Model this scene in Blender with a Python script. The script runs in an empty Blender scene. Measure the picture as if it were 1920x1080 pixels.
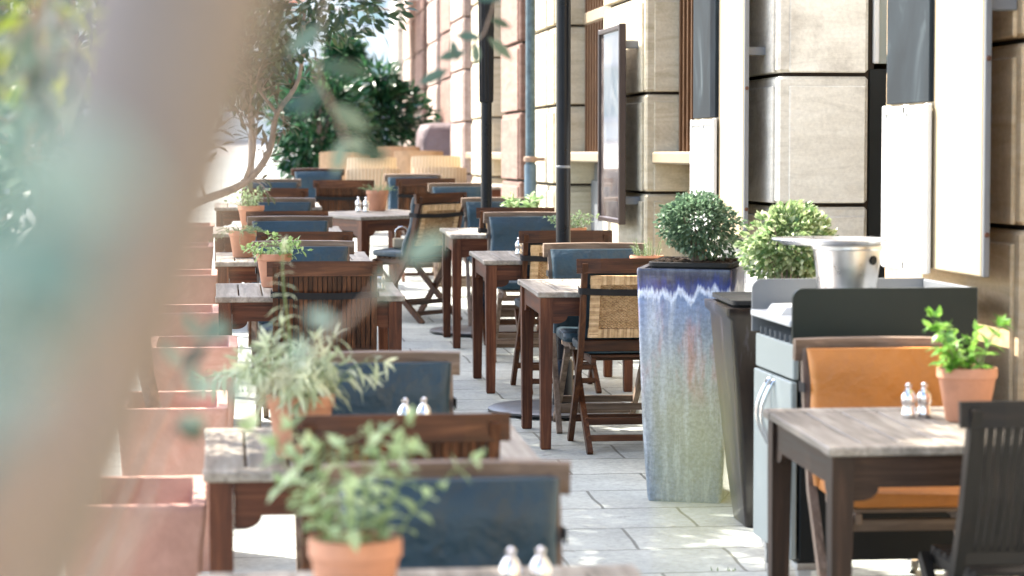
import bpy, math, random
from mathutils import Vector, Matrix, Euler
PI = math.pi
SC = bpy.context.scene
COL = SC.collection
SL = 0.02625                       # the street climbs gently away from the camera
def gz(y): return SL * y

# ------------------------------------------------------------------ camera
cam = bpy.data.cameras.new("camera"); co = bpy.data.objects.new("camera", cam); COL.objects.link(co)
cam.lens = 85; cam.sensor_width = 36; cam.clip_start = 0.05; cam.clip_end = 1000
co.location = (0, 0, 1.7)
co.rotation_euler = (math.radians(90 - 3.1965), 0, math.radians(-6.8552))
cam.dof.use_dof = True; cam.dof.focus_distance = 11.6; cam.dof.aperture_fstop = 3.4
SC.camera = co

# ------------------------------------------------------------------ light
SUN_EL, SUN_AZ = 50.0, -48.0       # azimuth measured from +Y towards +X
w = bpy.data.worlds.new("World"); SC.world = w; w.use_nodes = True
nt = w.node_tree; sky = nt.nodes.new('ShaderNodeTexSky'); sky.sky_type = 'NISHITA'; sky.sun_disc = False
sky.sun_elevation = math.radians(SUN_EL); sky.sun_rotation = math.radians(SUN_AZ)
sky.air_density = 1.0; sky.dust_density = 2.5; sky.ozone_density = 1.0
bg = nt.nodes['Background']; nt.links.new(sky.outputs[0], bg.inputs[0]); bg.inputs[1].default_value = 0.15
sl = bpy.data.lights.new("sun", 'SUN'); so = bpy.data.objects.new("sun", sl); COL.objects.link(so)
sl.energy = 3.4; sl.angle = math.radians(0.5); sl.color = (1.0, 0.93, 0.82)
a, e = math.radians(SUN_AZ), math.radians(SUN_EL)
sd = Vector((math.sin(a) * math.cos(e), math.cos(a) * math.cos(e), math.sin(e)))
so.rotation_euler = (-sd).to_track_quat('-Z', 'Y').to_euler()
SC.view_settings.view_transform = 'Standard'; SC.view_settings.look = 'None'
SC.view_settings.exposure = 2.45; SC.view_settings.gamma = 1.0
SC.render.engine = 'CYCLES'
SC.cycles.use_denoising = True; SC.cycles.max_bounces = 8; SC.cycles.transparent_max_bounces = 8
SC.cycles.sample_clamp_indirect = 6.0

# ------------------------------------------------------------------ mesh collector
class MB:
    def __init__(s): s.v = []; s.f = []; s.sm = []
    def add(s, vs, fs, smooth=False, M=None):
        o = len(s.v)
        s.v += [tuple(M @ Vector(p)) for p in vs] if M is not None else [tuple(p) for p in vs]
        s.f += [tuple(i + o for i in f) for f in fs]; s.sm += [smooth] * len(fs)
        return s
    def box(s, c, d, ch=0.003, M=None):
        hx, hy, hz = d[0] / 2, d[1] / 2, d[2] / 2
        ch = min(ch, hx * .6, hy * .6, hz * .6)
        vs = []; idx = {}
        for sx in (-1, 1):
            for sy in (-1, 1):
                for sz in (-1, 1):
                    for ax in range(3):
                        p = [sx * (hx - ch), sy * (hy - ch), sz * (hz - ch)]
                        p[ax] = (sx * hx, sy * hy, sz * hz)[ax]
                        idx[(sx, sy, sz, ax)] = len(vs)
                        vs.append((p[0] + c[0], p[1] + c[1], p[2] + c[2]))
        fs = []
        for ax in range(3):
            for sg in (-1, 1):
                q = []
                for (a_, b_) in ((-1, -1), (1, -1), (1, 1), (-1, 1)):
                    k = [0, 0, 0]; k[ax] = sg; k[(ax + 1) % 3] = a_; k[(ax + 2) % 3] = b_
                    q.append(idx[(k[0], k[1], k[2], ax)])
                fs.append(q if sg > 0 else q[::-1])
        for ax in range(3):
            b, c_ = (ax + 1) % 3, (ax + 2) % 3
            for s1 in (-1, 1):
                for s2 in (-1, 1):
                    def K(sa, w_):
                        k = [0, 0, 0]; k[ax] = sa; k[b] = s1; k[c_] = s2; return idx[(k[0], k[1], k[2], w_)]
                    q = [K(-1, b), K(1, b), K(1, c_), K(-1, c_)]
                    fs.append(q if s1 * s2 > 0 else q[::-1])
        for k3 in [(x, y, z) for x in (-1, 1) for y in (-1, 1) for z in (-1, 1)]:
            q = [idx[k3 + (0,)], idx[k3 + (1,)], idx[k3 + (2,)]]
            fs.append(q if k3[0] * k3[1] * k3[2] > 0 else q[::-1])
        return s.add(vs, fs, False, M)
    def sweep(s, pts, wd, th, side=(1, 0, 0), M=None, smooth=False):
        """rectangular bar along a polyline; wd is measured along side, th across it"""
        pts = [Vector(p) for p in pts]; sd_ = Vector(side).normalized(); vs = []; n = len(pts)
        for i, p in enumerate(pts):
            t = (pts[min(i + 1, n - 1)] - pts[max(i - 1, 0)]).normalized()
            a_ = (sd_ - t * sd_.dot(t)).normalized(); b_ = t.cross(a_)
            W = wd[i] if isinstance(wd, (list, tuple)) else wd
            for (x, y) in ((-1, -1), (1, -1), (1, 1), (-1, 1)): vs.append(p + a_ * x * W / 2 + b_ * y * th / 2)
        fs = [(3, 2, 1, 0), tuple(4 * (n - 1) + k for k in range(4))]
        for i in range(n - 1):
            for k in range(4):
                j = (k + 1) % 4; fs.append((4 * i + k, 4 * i + j, 4 * i + 4 + j, 4 * i + 4 + k))
        return s.add(vs, fs, smooth, M)
    def tube(s, pts, r, n=8, M=None, caps=True):
        pts = [Vector(p) for p in pts]; vs = []; m = len(pts); up = Vector((0.13, 0.31, 0.94))
        for i, p in enumerate(pts):
            t = (pts[min(i + 1, m - 1)] - pts[max(i - 1, 0)]).normalized()
            a_ = t.cross(up)
            if a_.length < .05: a_ = t.cross(Vector((1, 0, 0)))
            a_.normalize(); b_ = t.cross(a_); R = r[i] if isinstance(r, (list, tuple)) else r
            for k in range(n):
                g = 2 * PI * k / n; vs.append(p + a_ * math.cos(g) * R + b_ * math.sin(g) * R)
        fs = []
        for i in range(m - 1):
            for k in range(n):
                j = (k + 1) % n; fs.append((n * i + k, n * i + j, n * i + n + j, n * i + n + k))
        if caps: fs += [tuple(range(n))[::-1], tuple(n * (m - 1) + k for k in range(n))]
        return s.add(vs, fs, True, M)
    def loft(s, rings, caps=(True, True), smooth=True, M=None):
        n = len(rings[0]); vs = [p for r in rings for p in r]; fs = []
        for i in range(len(rings) - 1):
            for k in range(n):
                j = (k + 1) % n; fs.append((n * i + k, n * i + j, n * i + n + j, n * i + n + k))
        if caps[0]: fs.append(tuple(range(n))[::-1])
        if caps[1]: fs.append(tuple(n * (len(rings) - 1) + k for k in range(n)))
        return s.add(vs, fs, smooth, M)
    def lathe(s, prof, n=32, c=(0, 0, 0), M=None, caps=(True, True)):
        return s.loft([[(c[0] + r * math.cos(2 * PI * k / n), c[1] + r * math.sin(2 * PI * k / n), c[2] + z) for k in range(n)] for r, z in prof], caps, True, M)
    def prism(s, poly, axis, lo, hi, M=None):
        """poly = (u,v) points; extruded along axis 0/1/2 from lo to hi"""
        def P(u, v, t): return ((t, u, v), (u, t, v), (u, v, t))[axis]
        n = len(poly); vs = [P(u, v, lo) for u, v in poly] + [P(u, v, hi) for u, v in poly]
        fs = [tuple(range(n)), tuple(range(n, 2 * n))[::-1]] + [(i, i + n, (i + 1) % n + n, (i + 1) % n) for i in range(n)]
        return s.add(vs, fs, False, M)
    def build(s, name, mat, parent=None, label=None, auto=True):
        me = bpy.data.meshes.new(name); me.from_pydata(s.v, [], s.f); me.update()
        me.polygons.foreach_set('use_smooth', s.sm)
        me.materials.append(mat)
        if auto and any(s.sm):
            try: me.set_sharp_from_angle(angle=math.radians(42))
            except Exception: pass
        o = bpy.data.objects.new(name, me); COL.objects.link(o)
        if parent is not None: o.parent = parent
        if label: o['label'] = label
        return o

def rrect(w_, d, r, z, n=5, cx=0, cy=0):
    out = []
    for (sx, sy, a0) in ((1, 1, 0), (-1, 1, 90), (-1, -1, 180), (1, -1, 270)):
        for k in range(n):
            g = math.radians(a0 + 90 * k / (n - 1))
            out.append((cx + sx * (w_ / 2 - r) + r * math.cos(g), cy + sy * (d / 2 - r) + r * math.sin(g), z))
    return out

def thing(name, label, cat, loc=(0, 0, 0), rz=0.0, group=None, tilt=False):
    o = bpy.data.objects.new(name, None); o.empty_display_size = .1; COL.objects.link(o)
    put(o, loc, rz, tilt); o['label'] = label; o['category'] = cat
    if group: o['group'] = group
    return o
def put(o, loc, rz=0.0, tilt=False):
    o.location = loc
    m = Matrix.Rotation(math.atan(SL), 3, 'X') @ Matrix.Rotation(rz, 3, 'Z') if tilt else Matrix.Rotation(rz, 3, 'Z')
    o.rotation_euler = m.to_euler()
def tag(o, label, cat, group=None):
    o['label'] = label; o['category'] = cat
    if group: o['group'] = group
    return o
def dup(root, loc, rz, label, group=None, tilt=False):
    def cp(o, par):
        c = o.copy(); COL.objects.link(c)
        if par is not None: c.parent = par
        for ch in list(o.children): cp(ch, c)
        return c
    r = cp(root, None); put(r, loc, rz, tilt); r['label'] = label
    if group: r['group'] = group
    return r

# ------------------------------------------------------------------ materials
def newmat(name):
    m = bpy.data.materials.new(name); m.use_nodes = True; n = m.node_tree
    return m, n, n.nodes, n.links, n.nodes['Principled BSDF']
def ramp(N, stops):
    r = N.new('ShaderNodeValToRGB'); el = r.color_ramp.elements
    while len(el) < len(stops): el.new(0.5)
    for i, (p, c) in enumerate(stops): el[i].position = p; el[i].color = (*c, 1)
    return r
def coords(N, L, scale, kind='Object', rnd=True):
    tc = N.new('ShaderNodeTexCoord'); mp = N.new('ShaderNodeMapping'); mp.inputs['Scale'].default_value = scale
    if rnd:
        oi = N.new('ShaderNodeObjectInfo'); ad = N.new('ShaderNodeVectorMath'); ad.operation = 'ADD'
        ml = N.new('ShaderNodeMath'); ml.operation = 'MULTIPLY'; ml.inputs[1].default_value = 37.0
        L.new(oi.outputs['Random'], ml.inputs[0]); L.new(tc.outputs[kind], ad.inputs[0]); L.new(ml.outputs[0], ad.inputs[1]); L.new(ad.outputs[0], mp.inputs['Vector'])
    else: L.new(tc.outputs[kind], mp.inputs['Vector'])
    return mp
def noise(N, L, vec, sc, det=4, rough=.6, dist=0):
    t = N.new('ShaderNodeTexNoise'); t.inputs['Scale'].default_value = sc; t.inputs['Detail'].default_value = det
    t.inputs['Roughness'].default_value = rough; t.inputs['Distortion'].default_value = dist
    if vec is not None: L.new(vec, t.inputs['Vector'])
    return t
def mixc(N, L, fac, a_, b_, mode='MIX'):
    m = N.new('ShaderNodeMix'); m.data_type = 'RGBA'; m.blend_type = mode
    for sock, val in ((m.inputs[0], fac), (m.inputs[6], a_), (m.inputs[7], b_)):
        if hasattr(val, 'is_linked') or hasattr(val, 'links'): L.new(val, sock)
        elif isinstance(val, (int, float)): sock.default_value = val
        else: sock.default_value = (*val, 1)
    return m.outputs[2]
def bump(N, L, B, h, st=.3, dist=.004):
    b = N.new('ShaderNodeBump'); b.inputs['Strength'].default_value = st; b.inputs['Distance'].default_value = dist
    L.new(h, b.inputs['Height']); L.new(b.outputs[0], B.inputs['Normal']); return b

def wood(name, c0, c1, c2, axis, rough=.5, grain=1.0, isl=.45):
    m, n, N, L, B = newmat(name)
    s = [34, 34, 34]; s[axis] = 2.2
    mp = coords(N, L, s); t = noise(N, L, mp.outputs[0], grain, 8, .65, .6)
    s2 = [3, 3, 3]; s2[axis] = 1.0
    mp2 = coords(N, L, s2); t2 = noise(N, L, mp2.outputs[0], 1.6, 3)
    r = ramp(N, [(.28, c0), (.52, c1), (.75, c2)]); L.new(t.outputs[0], r.inputs[0])
    ge = N.new('ShaderNodeNewGeometry'); mr = N.new('ShaderNodeMapRange'); mr.inputs[3].default_value = 1 - isl; mr.inputs[4].default_value = 1 + isl * .5
    L.new(ge.outputs['Random Per Island'], mr.inputs[0])
    mr2 = N.new('ShaderNodeMapRange'); mr2.inputs[1].default_value = .3; mr2.inputs[2].default_value = .7; mr2.inputs[3].default_value = .7; mr2.inputs[4].default_value = 1.2
    L.new(t2.outputs[0], mr2.inputs[0])
    mu = N.new('ShaderNodeMath'); mu.operation = 'MULTIPLY'; L.new(mr.outputs[0], mu.inputs[0]); L.new(mr2.outputs[0], mu.inputs[1])
    hs = N.new('ShaderNodeHueSaturation'); L.new(r.outputs[0], hs.inputs['Color']); L.new(mu.outputs[0], hs.inputs['Value'])
    L.new(hs.outputs[0], B.inputs['Base Color'])
    rr = N.new('ShaderNodeMapRange'); rr.inputs[3].default_value = rough - .12; rr.inputs[4].default_value = rough + .2; L.new(t.outputs[0], rr.inputs[0]); L.new(rr.outputs[0], B.inputs['Roughness'])
    bump(N, L, B, t.outputs[0], .35, .002); B.inputs['Specular IOR Level'].default_value = .28
    return m
def plain(name, col, rough=.5, metal=0, var=.15, sc=9, bst=.15, coat=0, bsc=60, bdist=.002):
    m, n, N, L, B = newmat(name)
    mp = coords(N, L, (1, 1, 1)); t = noise(N, L, mp.outputs[0], sc, 5)
    mr = N.new('ShaderNodeMapRange'); mr.inputs[1].default_value = .25; mr.inputs[2].default_value = .75; mr.inputs[3].default_value = 1 - var; mr.inputs[4].default_value = 1 + var
    L.new(t.outputs[0], mr.inputs[0]); hs = N.new('ShaderNodeHueSaturation'); hs.inputs['Color'].default_value = (*col, 1)
    L.new(mr.outputs[0], hs.inputs['Value']); L.new(hs.outputs[0], B.inputs['Base Color'])
    B.inputs['Metallic'].default_value = metal; B.inputs['Coat Weight'].default_value = coat
    r2 = N.new('ShaderNodeMapRange'); r2.inputs[3].default_value = max(.02, rough - .1); r2.inputs[4].default_value = min(1, rough + .1); L.new(t.outputs[0], r2.inputs[0]); L.new(r2.outputs[0], B.inputs['Roughness'])
    if max(col) < .04: B.inputs['Specular IOR Level'].default_value = .22
    if bst: 
        b = noise(N, L, mp.outputs[0], bsc, 3); bump(N, L, B, b.outputs[0], bst, bdist)
    return m
def leafmat(name, c0, c1, c2, gloss=.45, trans=.35):
    m, n, N, L, B = newmat(name)
    ge = N.new('ShaderNodeNewGeometry'); r = ramp(N, [(0, c0), (.55, c1), (1, c2)]); L.new(ge.outputs['Random Per Island'], r.inputs[0])
    L.new(r.outputs[0], B.inputs['Base Color']); B.inputs['Roughness'].default_value = gloss
    tr = N.new('ShaderNodeBsdfTranslucent'); mx = N.new('ShaderNodeMixShader'); mx.inputs[0].default_value = trans
    hs = N.new('ShaderNodeHueSaturation'); hs.inputs['Saturation'].default_value = 1.0; hs.inputs['Value'].default_value = 1.4
    L.new(r.outputs[0], hs.inputs['Color']); L.new(hs.outputs[0], tr.inputs[0])
    L.new(B.outputs[0], mx.inputs[1]); L.new(tr.outputs[0], mx.inputs[2]); L.new(mx.outputs[0], N['Material Output'].inputs[0])
    return m
def stone(name, c0, c1, c2, stain=(.16, .13, .10)):
    m, n, N, L, B = newmat(name)
    mp = coords(N, L, (1, 1, 1), rnd=False); ms = coords(N, L, (.8, .8, 5.5), rnd=False)
    ge = N.new('ShaderNodeNewGeometry')
    off = N.new('ShaderNodeVectorMath'); off.operation = 'SCALE'; off.inputs[0].default_value = (17, 31, 23); L.new(ge.outputs['Random Per Island'], off.inputs['Scale'])
    ad = N.new('ShaderNodeVectorMath'); ad.operation = 'ADD'; L.new(ms.outputs[0], ad.inputs[0]); L.new(off.outputs[0], ad.inputs[1])
    t = noise(N, L, ad.outputs[0], 2.2, 7, .68, 1.2); t2 = noise(N, L, mp.outputs[0], 55, 5, .7); t3 = noise(N, L, mp.outputs[0], 1.7, 6, .7, .5)
    r = ramp(N, [(.25, c0), (.5, c1), (.78, c2)]); L.new(t.outputs[0], r.inputs[0])
    mr = N.new('ShaderNodeMapRange'); mr.inputs[3].default_value = .86; mr.inputs[4].default_value = 1.12; L.new(ge.outputs['Random Per Island'], mr.inputs[0])
    hs = N.new('ShaderNodeHueSaturation'); L.new(r.outputs[0], hs.inputs['Color']); L.new(mr.outputs[0], hs.inputs['Value'])
    m2 = N.new('ShaderNodeMapRange'); m2.inputs[1].default_value = .3; m2.inputs[2].default_value = .75; m2.inputs[3].default_value = .86; m2.inputs[4].default_value = 1.08; L.new(t2.outputs[0], m2.inputs[0])
    c = mixc(N, L, 1.0, hs.outputs[0], m2.outputs[0], 'MULTIPLY')
    r3 = ramp(N, [(.52, (0, 0, 0)), (.74, (.55, .55, .55))]); L.new(t3.outputs[0], r3.inputs[0])
    c = mixc(N, L, r3.outputs[0], c, stain)
    L.new(c, B.inputs['Base Color']); B.inputs['Roughness'].default_value = .85
    bump(N, L, B, t2.outputs[0], .5, .004)
    return m

W = {}
for ax, k in enumerate('xyz'):
    W['teak' + k] = wood('teak_' + k, (.018, .007, .003), (.075, .027, .010), (.18, .075, .032), ax, .42)
    W['table' + k] = wood('table_frame_wood_' + k, (.020, .007, .004), (.095, .029, .012), (.21, .08, .034), ax, .42)
    W['grey' + k] = wood('weathered_top_' + k, (.15, .13, .10), (.33, .29, .24), (.50, .46, .39), ax, .6, isl=.22)
    W['dark' + k] = wood('dark_teak_' + k, (.003, .0025, .002), (.008, .006, .0045), (.02, .014, .010), ax, .5)  # backlit shade put into the teak colour; front right chair and rattan backing
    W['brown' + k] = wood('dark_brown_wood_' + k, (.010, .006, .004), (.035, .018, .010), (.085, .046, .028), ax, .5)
    W['worn' + k] = wood('worn_teak_' + k, (.09, .06, .042), (.21, .15, .108), (.38, .29, .22), ax, .55)  # teak made paler, backlit glow put into the cushioned chairs' wood
M_navy = plain('navy_vinyl', (.007, .031, .048), .45, var=.3, sc=7, bst=.6, bsc=11, bdist=.02)
M_orange = plain('orange_vinyl', (.45, .165, .026), .5, var=.15, sc=5, bst=.6, bsc=10, bdist=.02)
M_strap = plain('black_webbing', (.012, .012, .013), .7, bsc=300)
M_terra = plain('terracotta_pot', (.46, .22, .13), .8, var=.18, sc=14, bst=.3, bsc=90)
M_soil = plain('soil', (.035, .022, .014), .95, var=.5, sc=60, bst=1.0, bsc=120, bdist=.01)
M_chrome = plain('polished_steel', (.75, .75, .76), .16, 1, var=.05, bst=.05)
M_galv = plain('galvanised_steel', (.62, .63, .64), .3, 1, var=.12, sc=22, bst=.12)
M_black = plain('black_painted_metal', (.004, .006, .010), .3, 0, var=.3, sc=12, bst=.1)
M_grey = plain('cabinet_grey_laminate', (.31, .35, .33), .45, 0, var=.05, sc=3, bst=.08)
M_guard = plain('grey_guard_panel', (.16, .17, .18), .4, 0, var=.08, sc=3, bst=.05)
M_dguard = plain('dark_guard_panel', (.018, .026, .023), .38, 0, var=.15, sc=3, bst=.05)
M_dark = plain('dark_cabinet_interior', (.012, .014, .014), .6)
M_cream = plain('cream_painted_sheet', (.44, .355, .23), .5, var=.05, sc=3, bst=.08)
M_white = plain('white_painted_frame', (.62, .62, .60), .45, var=.05, sc=8, bst=.1)
M_paper = plain('paper', (.82, .81, .77), .8, var=.06, sc=7)
M_bronze = plain('bronze_grille', (.13, .065, .03), .38, .4, var=.25, sc=8)
M_sill = plain('beige_metal_sill', (.30, .24, .16), .45, .2, var=.15, sc=8)
M_glass = plain('dark_window_glass', (.02, .018, .016), .08, 0, var=.2, bst=0, coat=.6)
M_patina = plain('patinated_copper', (.07, .11, .13), .5, .4, var=.5, sc=20, bst=.3)
M_plastic = plain('black_plastic', (.02, .021, .022), .45)
M_cover = plain('greyish_purple_tarpaulin', (.12, .088, .09), .7, var=.15, sc=5, bst=.5, bsc=9, bdist=.05)
M_bark = plain('bark', (.26, .20, .16), .85, var=.4, sc=30, bst=.9, bsc=45, bdist=.01)
M_barkp = plain('pale_smooth_bark', (.16, .138, .122), .85, var=.2, sc=9, bst=.6, bsc=45, bdist=.006)
M_stem = plain('green_stem', (.14, .20, .07), .6)
M_canv = plain('black_canvas', (.015, .016, .018), .85, bsc=90, bst=.4)
M_awn = plain('orange_red_canvas', (.50, .13, .06), .8)

def mk_terr():
    m, n, N, L, B = newmat('terracotta_planter')
    mp = coords(N, L, (1, 1, 1)); t = noise(N, L, mp.outputs[0], 4, 7, .7, .6); t2 = noise(N, L, mp.outputs[0], 60, 4)
    r = ramp(N, [(.25, (.33, .165, .12)), (.5, (.46, .25, .19)), (.72, (.58, .36, .29))]); L.new(t.outputs[0], r.inputs[0])
    ge = N.new('ShaderNodeNewGeometry'); L.new(r.outputs[0], B.inputs['Base Color']); B.inputs['Roughness'].default_value = .75
    bump(N, L, B, t2.outputs[0], .35, .003); return m
M_terr = mk_terr()

def mk_board():
    m, n, N, L, B = newmat('smudged_chalkboard')
    mp = coords(N, L, (1, 1, .6)); t = noise(N, L, mp.outputs[0], 3.2, 4, .55, .6)
    r = ramp(N, [(.42, (.014, .019, .023)), (.60, (.02, .028, .034)), (.78, (.085, .105, .115))]); L.new(t.outputs[0], r.inputs[0])
    L.new(r.outputs[0], B.inputs['Base Color']); B.inputs['Roughness'].default_value = .8; B.inputs['Specular IOR Level'].default_value = .15; return m
M_board = mk_board()

def mk_weave():
    m, n, N, L, B = newmat('woven_rattan')
    mp = coords(N, L, (1, 1, 1)); wv = N.new('ShaderNodeTexWave'); wv.inputs['Scale'].default_value = 16; wv.inputs['Distortion'].default_value = .4
    wv.bands_direction = 'X'; L.new(mp.outputs[0], wv.inputs['Vector'])
    t = noise(N, L, mp.outputs[0], 40, 4)
    r = ramp(N, [(.2, (.30, .17, .08)), (.6, (.56, .38, .20)), (.95, (.72, .53, .32))]); 
    ge = N.new('ShaderNodeNewGeometry'); mm = N.new('ShaderNodeMath'); mm.operation = 'MULTIPLY_ADD'; mm.inputs[1].default_value = .5; L.new(ge.outputs['Random Per Island'], mm.inputs[0]); L.new(t.outputs[0], mm.inputs[2])
    m3 = N.new('ShaderNodeMath'); m3.operation = 'SUBTRACT'; m3.inputs[1].default_value = .15; L.new(mm.outputs[0], m3.inputs[0])
    L.new(m3.outputs[0], r.inputs[0]); L.new(r.outputs[0], B.inputs['Base Color']); B.inputs['Roughness'].default_value = .5
    return m
M_rattan = mk_weave()
def mk_blond():
    m, n, N, L, B = newmat('blond_rattan')
    mp = coords(N, L, (1, 1, 1), rnd=False); wv = N.new('ShaderNodeTexWave'); wv.inputs['Scale'].default_value = 9; wv.inputs['Distortion'].default_value = .3
    L.new(mp.outputs[0], wv.inputs['Vector']); r = ramp(N, [(0, (.42, .29, .17)), (.6, (.56, .42, .28))]); L.new(wv.outputs[0], r.inputs[0])
    L.new(r.outputs[0], B.inputs['Base Color']); B.inputs['Roughness'].default_value = .55; bump(N, L, B, wv.outputs[0], .6, .01); return m
M_blond = mk_blond()

def mk_glaze():
    m, n, N, L, B = newmat('blue_drip_glaze')
    tc = N.new('ShaderNodeTexCoord'); sx = N.new('ShaderNodeSeparateXYZ'); L.new(tc.outputs['Object'], sx.inputs[0])
    mpA = N.new('ShaderNodeMapping'); mpA.inputs['Scale'].default_value = (1, 1, .12); L.new(tc.outputs['Object'], mpA.inputs[0])
    drip = noise(N, L, mpA.outputs[0], 13, 4, .7); drip2 = noise(N, L, mpA.outputs[0], 60, 3, .6)
    def mth(op, x, y, z=None):
        q = N.new('ShaderNodeMath'); q.operation = op
        for i, v_ in enumerate((x, y, z)):
            if v_ is None: continue
            if isinstance(v_, (int, float)): q.inputs[i].default_value = v_
            else: L.new(v_, q.inputs[i])
        return q.outputs[0]
    d1 = mth('MULTIPLY', mth('SUBTRACT', drip.outputs[0], .5), .26); d2 = mth('MULTIPLY', mth('SUBTRACT', drip2.outputs[0], .5), .05)
    zz = mth('ADD', mth('ADD', sx.outputs[2], d1), d2)                 # height with wavering drips
    f = mth('DIVIDE', zz, .97)
    r = ramp(N, [(0.0, (.22, .28, .36)), (.18, (.22, .26, .29)), (.38, (.30, .31, .30)), (.58, (.33, .36, .38)), (.72, (.25, .31, .42)), (.868, (.18, .26, .45)), (.882, (.60, .68, .86)), (.898, (.70, .77, .92)), (.92, (.03, .055, .26)), (.965, (.03, .035, .08))])
    L.new(f, r.inputs[0])
    st = noise(N, L, mpA.outputs[0], 26, 5, .6); mpB = N.new('ShaderNodeMapping'); mpB.inputs['Scale'].default_value = (1, 1, .3); mpB.inputs['Location'].default_value = (3, 1, 5); L.new(tc.outputs['Object'], mpB.inputs[0])
    red = noise(N, L, mpB.outputs[0], 9, 4, .55)
    rr = ramp(N, [(.46, (0, 0, 0)), (.58, (.85, .85, .85))]); L.new(red.outputs[0], rr.inputs[0])
    rz = ramp(N, [(.40, (0, 0, 0)), (.56, (1, 1, 1)), (.78, (1, 1, 1)), (.86, (0, 0, 0))]); L.new(f, rz.inputs[0])
    fr = mixc(N, L, 1.0, rr.outputs[0], rz.outputs[0], 'MULTIPLY')
    c = mixc(N, L, fr, r.outputs[0], (.46, .20, .20))
    wr = ramp(N, [(.48, (0, 0, 0)), (.72, (.8, .8, .8))]); L.new(st.outputs[0], wr.inputs[0])
    tp = ramp(N, [(.88, (1, 1, 1)), (.91, (.15, .15, .15))]); L.new(f, tp.inputs[0])
    wf = mixc(N, L, 1.0, wr.outputs[0], tp.outputs[0], 'MULTIPLY')
    c = mixc(N, L, wf, c, (.56, .60, .66))
    sp = noise(N, L, tc.outputs['Object'], 70, 4, .7); m2 = N.new('ShaderNodeMapRange'); m2.inputs[1].default_value = .3; m2.inputs[2].default_value = .7; m2.inputs[3].default_value = .6; m2.inputs[4].default_value = 1.15; L.new(sp.outputs[0], m2.inputs[0])
    c = mixc(N, L, 1.0, c, m2.outputs[0], 'MULTIPLY')
    L.new(c, B.inputs['Base Color']); B.inputs['Roughness'].default_value = .28; B.inputs['Coat Weight'].default_value = .5
    bump(N, L, B, st.outputs[0], .15, .004); return m
M_glaze = mk_glaze()
def mk_dglaze():
    m, n, N, L, B = newmat('dark_brown_glaze')
    tc = N.new('ShaderNodeTexCoord'); mp = N.new('ShaderNodeMapping'); mp.inputs['Scale'].default_value = (1, 1, .2); L.new(tc.outputs['Object'], mp.inputs[0])
    t = noise(N, L, mp.outputs[0], 16, 5); r = ramp(N, [(.35, (.010, .008, .008)), (.6, (.03, .022, .018)), (.75, (.11, .115, .15))]); L.new(t.outputs[0], r.inputs[0])
    L.new(r.outputs[0], B.inputs['Base Color']); B.inputs['Roughness'].default_value = .28; B.inputs['Coat Weight'].default_value = .15; return m
M_dglaze = mk_dglaze()

# ------------------------------------------------------------------ the ground
def mk_ground(name, bw, bh, mortar, c1, c2, cm, rotz, dirt, off=.5, ms=.02):
    m, n, N, L, B = newmat(name)
    tc = N.new('ShaderNodeTexCoord'); mp = N.new('ShaderNodeMapping'); mp.inputs['Rotation'].default_value = (0, 0, rotz); L.new(tc.outputs['Object'], mp.inputs[0])
    wob = noise(N, L, mp.outputs[0], 3.0, 2); sc = N.new('ShaderNodeVectorMath'); sc.operation = 'SCALE'; sc.inputs['Scale'].default_value = .03; L.new(wob.outputs['Color'], sc.inputs[0])
    ad = N.new('ShaderNodeVectorMath'); L.new(mp.outputs[0], ad.inputs[0]); L.new(sc.outputs[0], ad.inputs[1])
    br = N.new('ShaderNodeTexBrick'); br.inputs['Scale'].default_value = 1; br.inputs['Brick Width'].default_value = bw; br.inputs['Row Height'].default_value = bh
    br.inputs['Mortar Size'].default_value = mortar; br.inputs['Mortar Smooth'].default_value = .25; br.offset = off
    br.inputs['Color1'].default_value = (*c1, 1); br.inputs['Color2'].default_value = (*c2, 1); br.inputs['Mortar'].default_value = (*cm, 1); br.inputs['Bias'].default_value = 0
    L.new(ad.outputs[0], br.inputs['Vector'])
    t = noise(N, L, tc.outputs['Object'], 1.4, 7, .65); t2 = noise(N, L, tc.outputs['Object'], 38, 6, .7)
    mr = N.new('ShaderNodeMapRange'); mr.inputs[1].default_value = .3; mr.inputs[2].default_value = .72; mr.inputs[3].default_value = 1 - dirt; mr.inputs[4].default_value = 1.12; L.new(t.outputs[0], mr.inputs[0])
    m2 = N.new('ShaderNodeMapRange'); m2.inputs[1].default_value = .3; m2.inputs[2].default_value = .7; m2.inputs[3].default_value = .72; m2.inputs[4].default_value = 1.12; L.new(t2.outputs[0], m2.inputs[0])
    c = mixc(N, L, 1.0, br.outputs['Color'], mr.outputs[0], 'MULTIPLY'); c = mixc(N, L, 1.0, c, m2.outputs[0], 'MULTIPLY')
    sp = noise(N, L, tc.outputs['Object'], 11, 3, .6); rs = ramp(N, [(.66, (0, 0, 0)), (.72, (.5, .5, .5))]); L.new(sp.outputs[0], rs.inputs[0])
    c = mixc(N, L, rs.outputs[0], c, (.13, .12, .10))
    L.new(c, B.inputs['Base Color']); B.inputs['Roughness'].default_value = .75
    inv = N.new('ShaderNodeMath'); inv.operation = 'MULTIPLY_ADD'; inv.inputs[1].default_value = -1.0; L.new(br.outputs['Fac'], inv.inputs[0])
    q = N.new('ShaderNodeMath'); q.operation = 'MULTIPLY'; q.inputs[1].default_value = .3; L.new(t2.outputs[0], q.inputs[0]); L.new(q.outputs[0], inv.inputs[2])
    bump(N, L, B, inv.outputs[0], .6, .008); return m
M_pave = mk_ground('pavement_slabs', .62, .44, .007, (.43, .46, .42), (.36, .39, .365), (.16, .17, .15), 0, .35)
M_cob = mk_ground('granite_cobbles', .17, .12, .012, (.55, .53, .49), (.42, .41, .39), (.16, .15, .13), .5, .25)
M_kerb = stone('kerb_granite', (.34, .33, .31), (.42, .41, .39), (.50, .49, .46))
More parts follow.
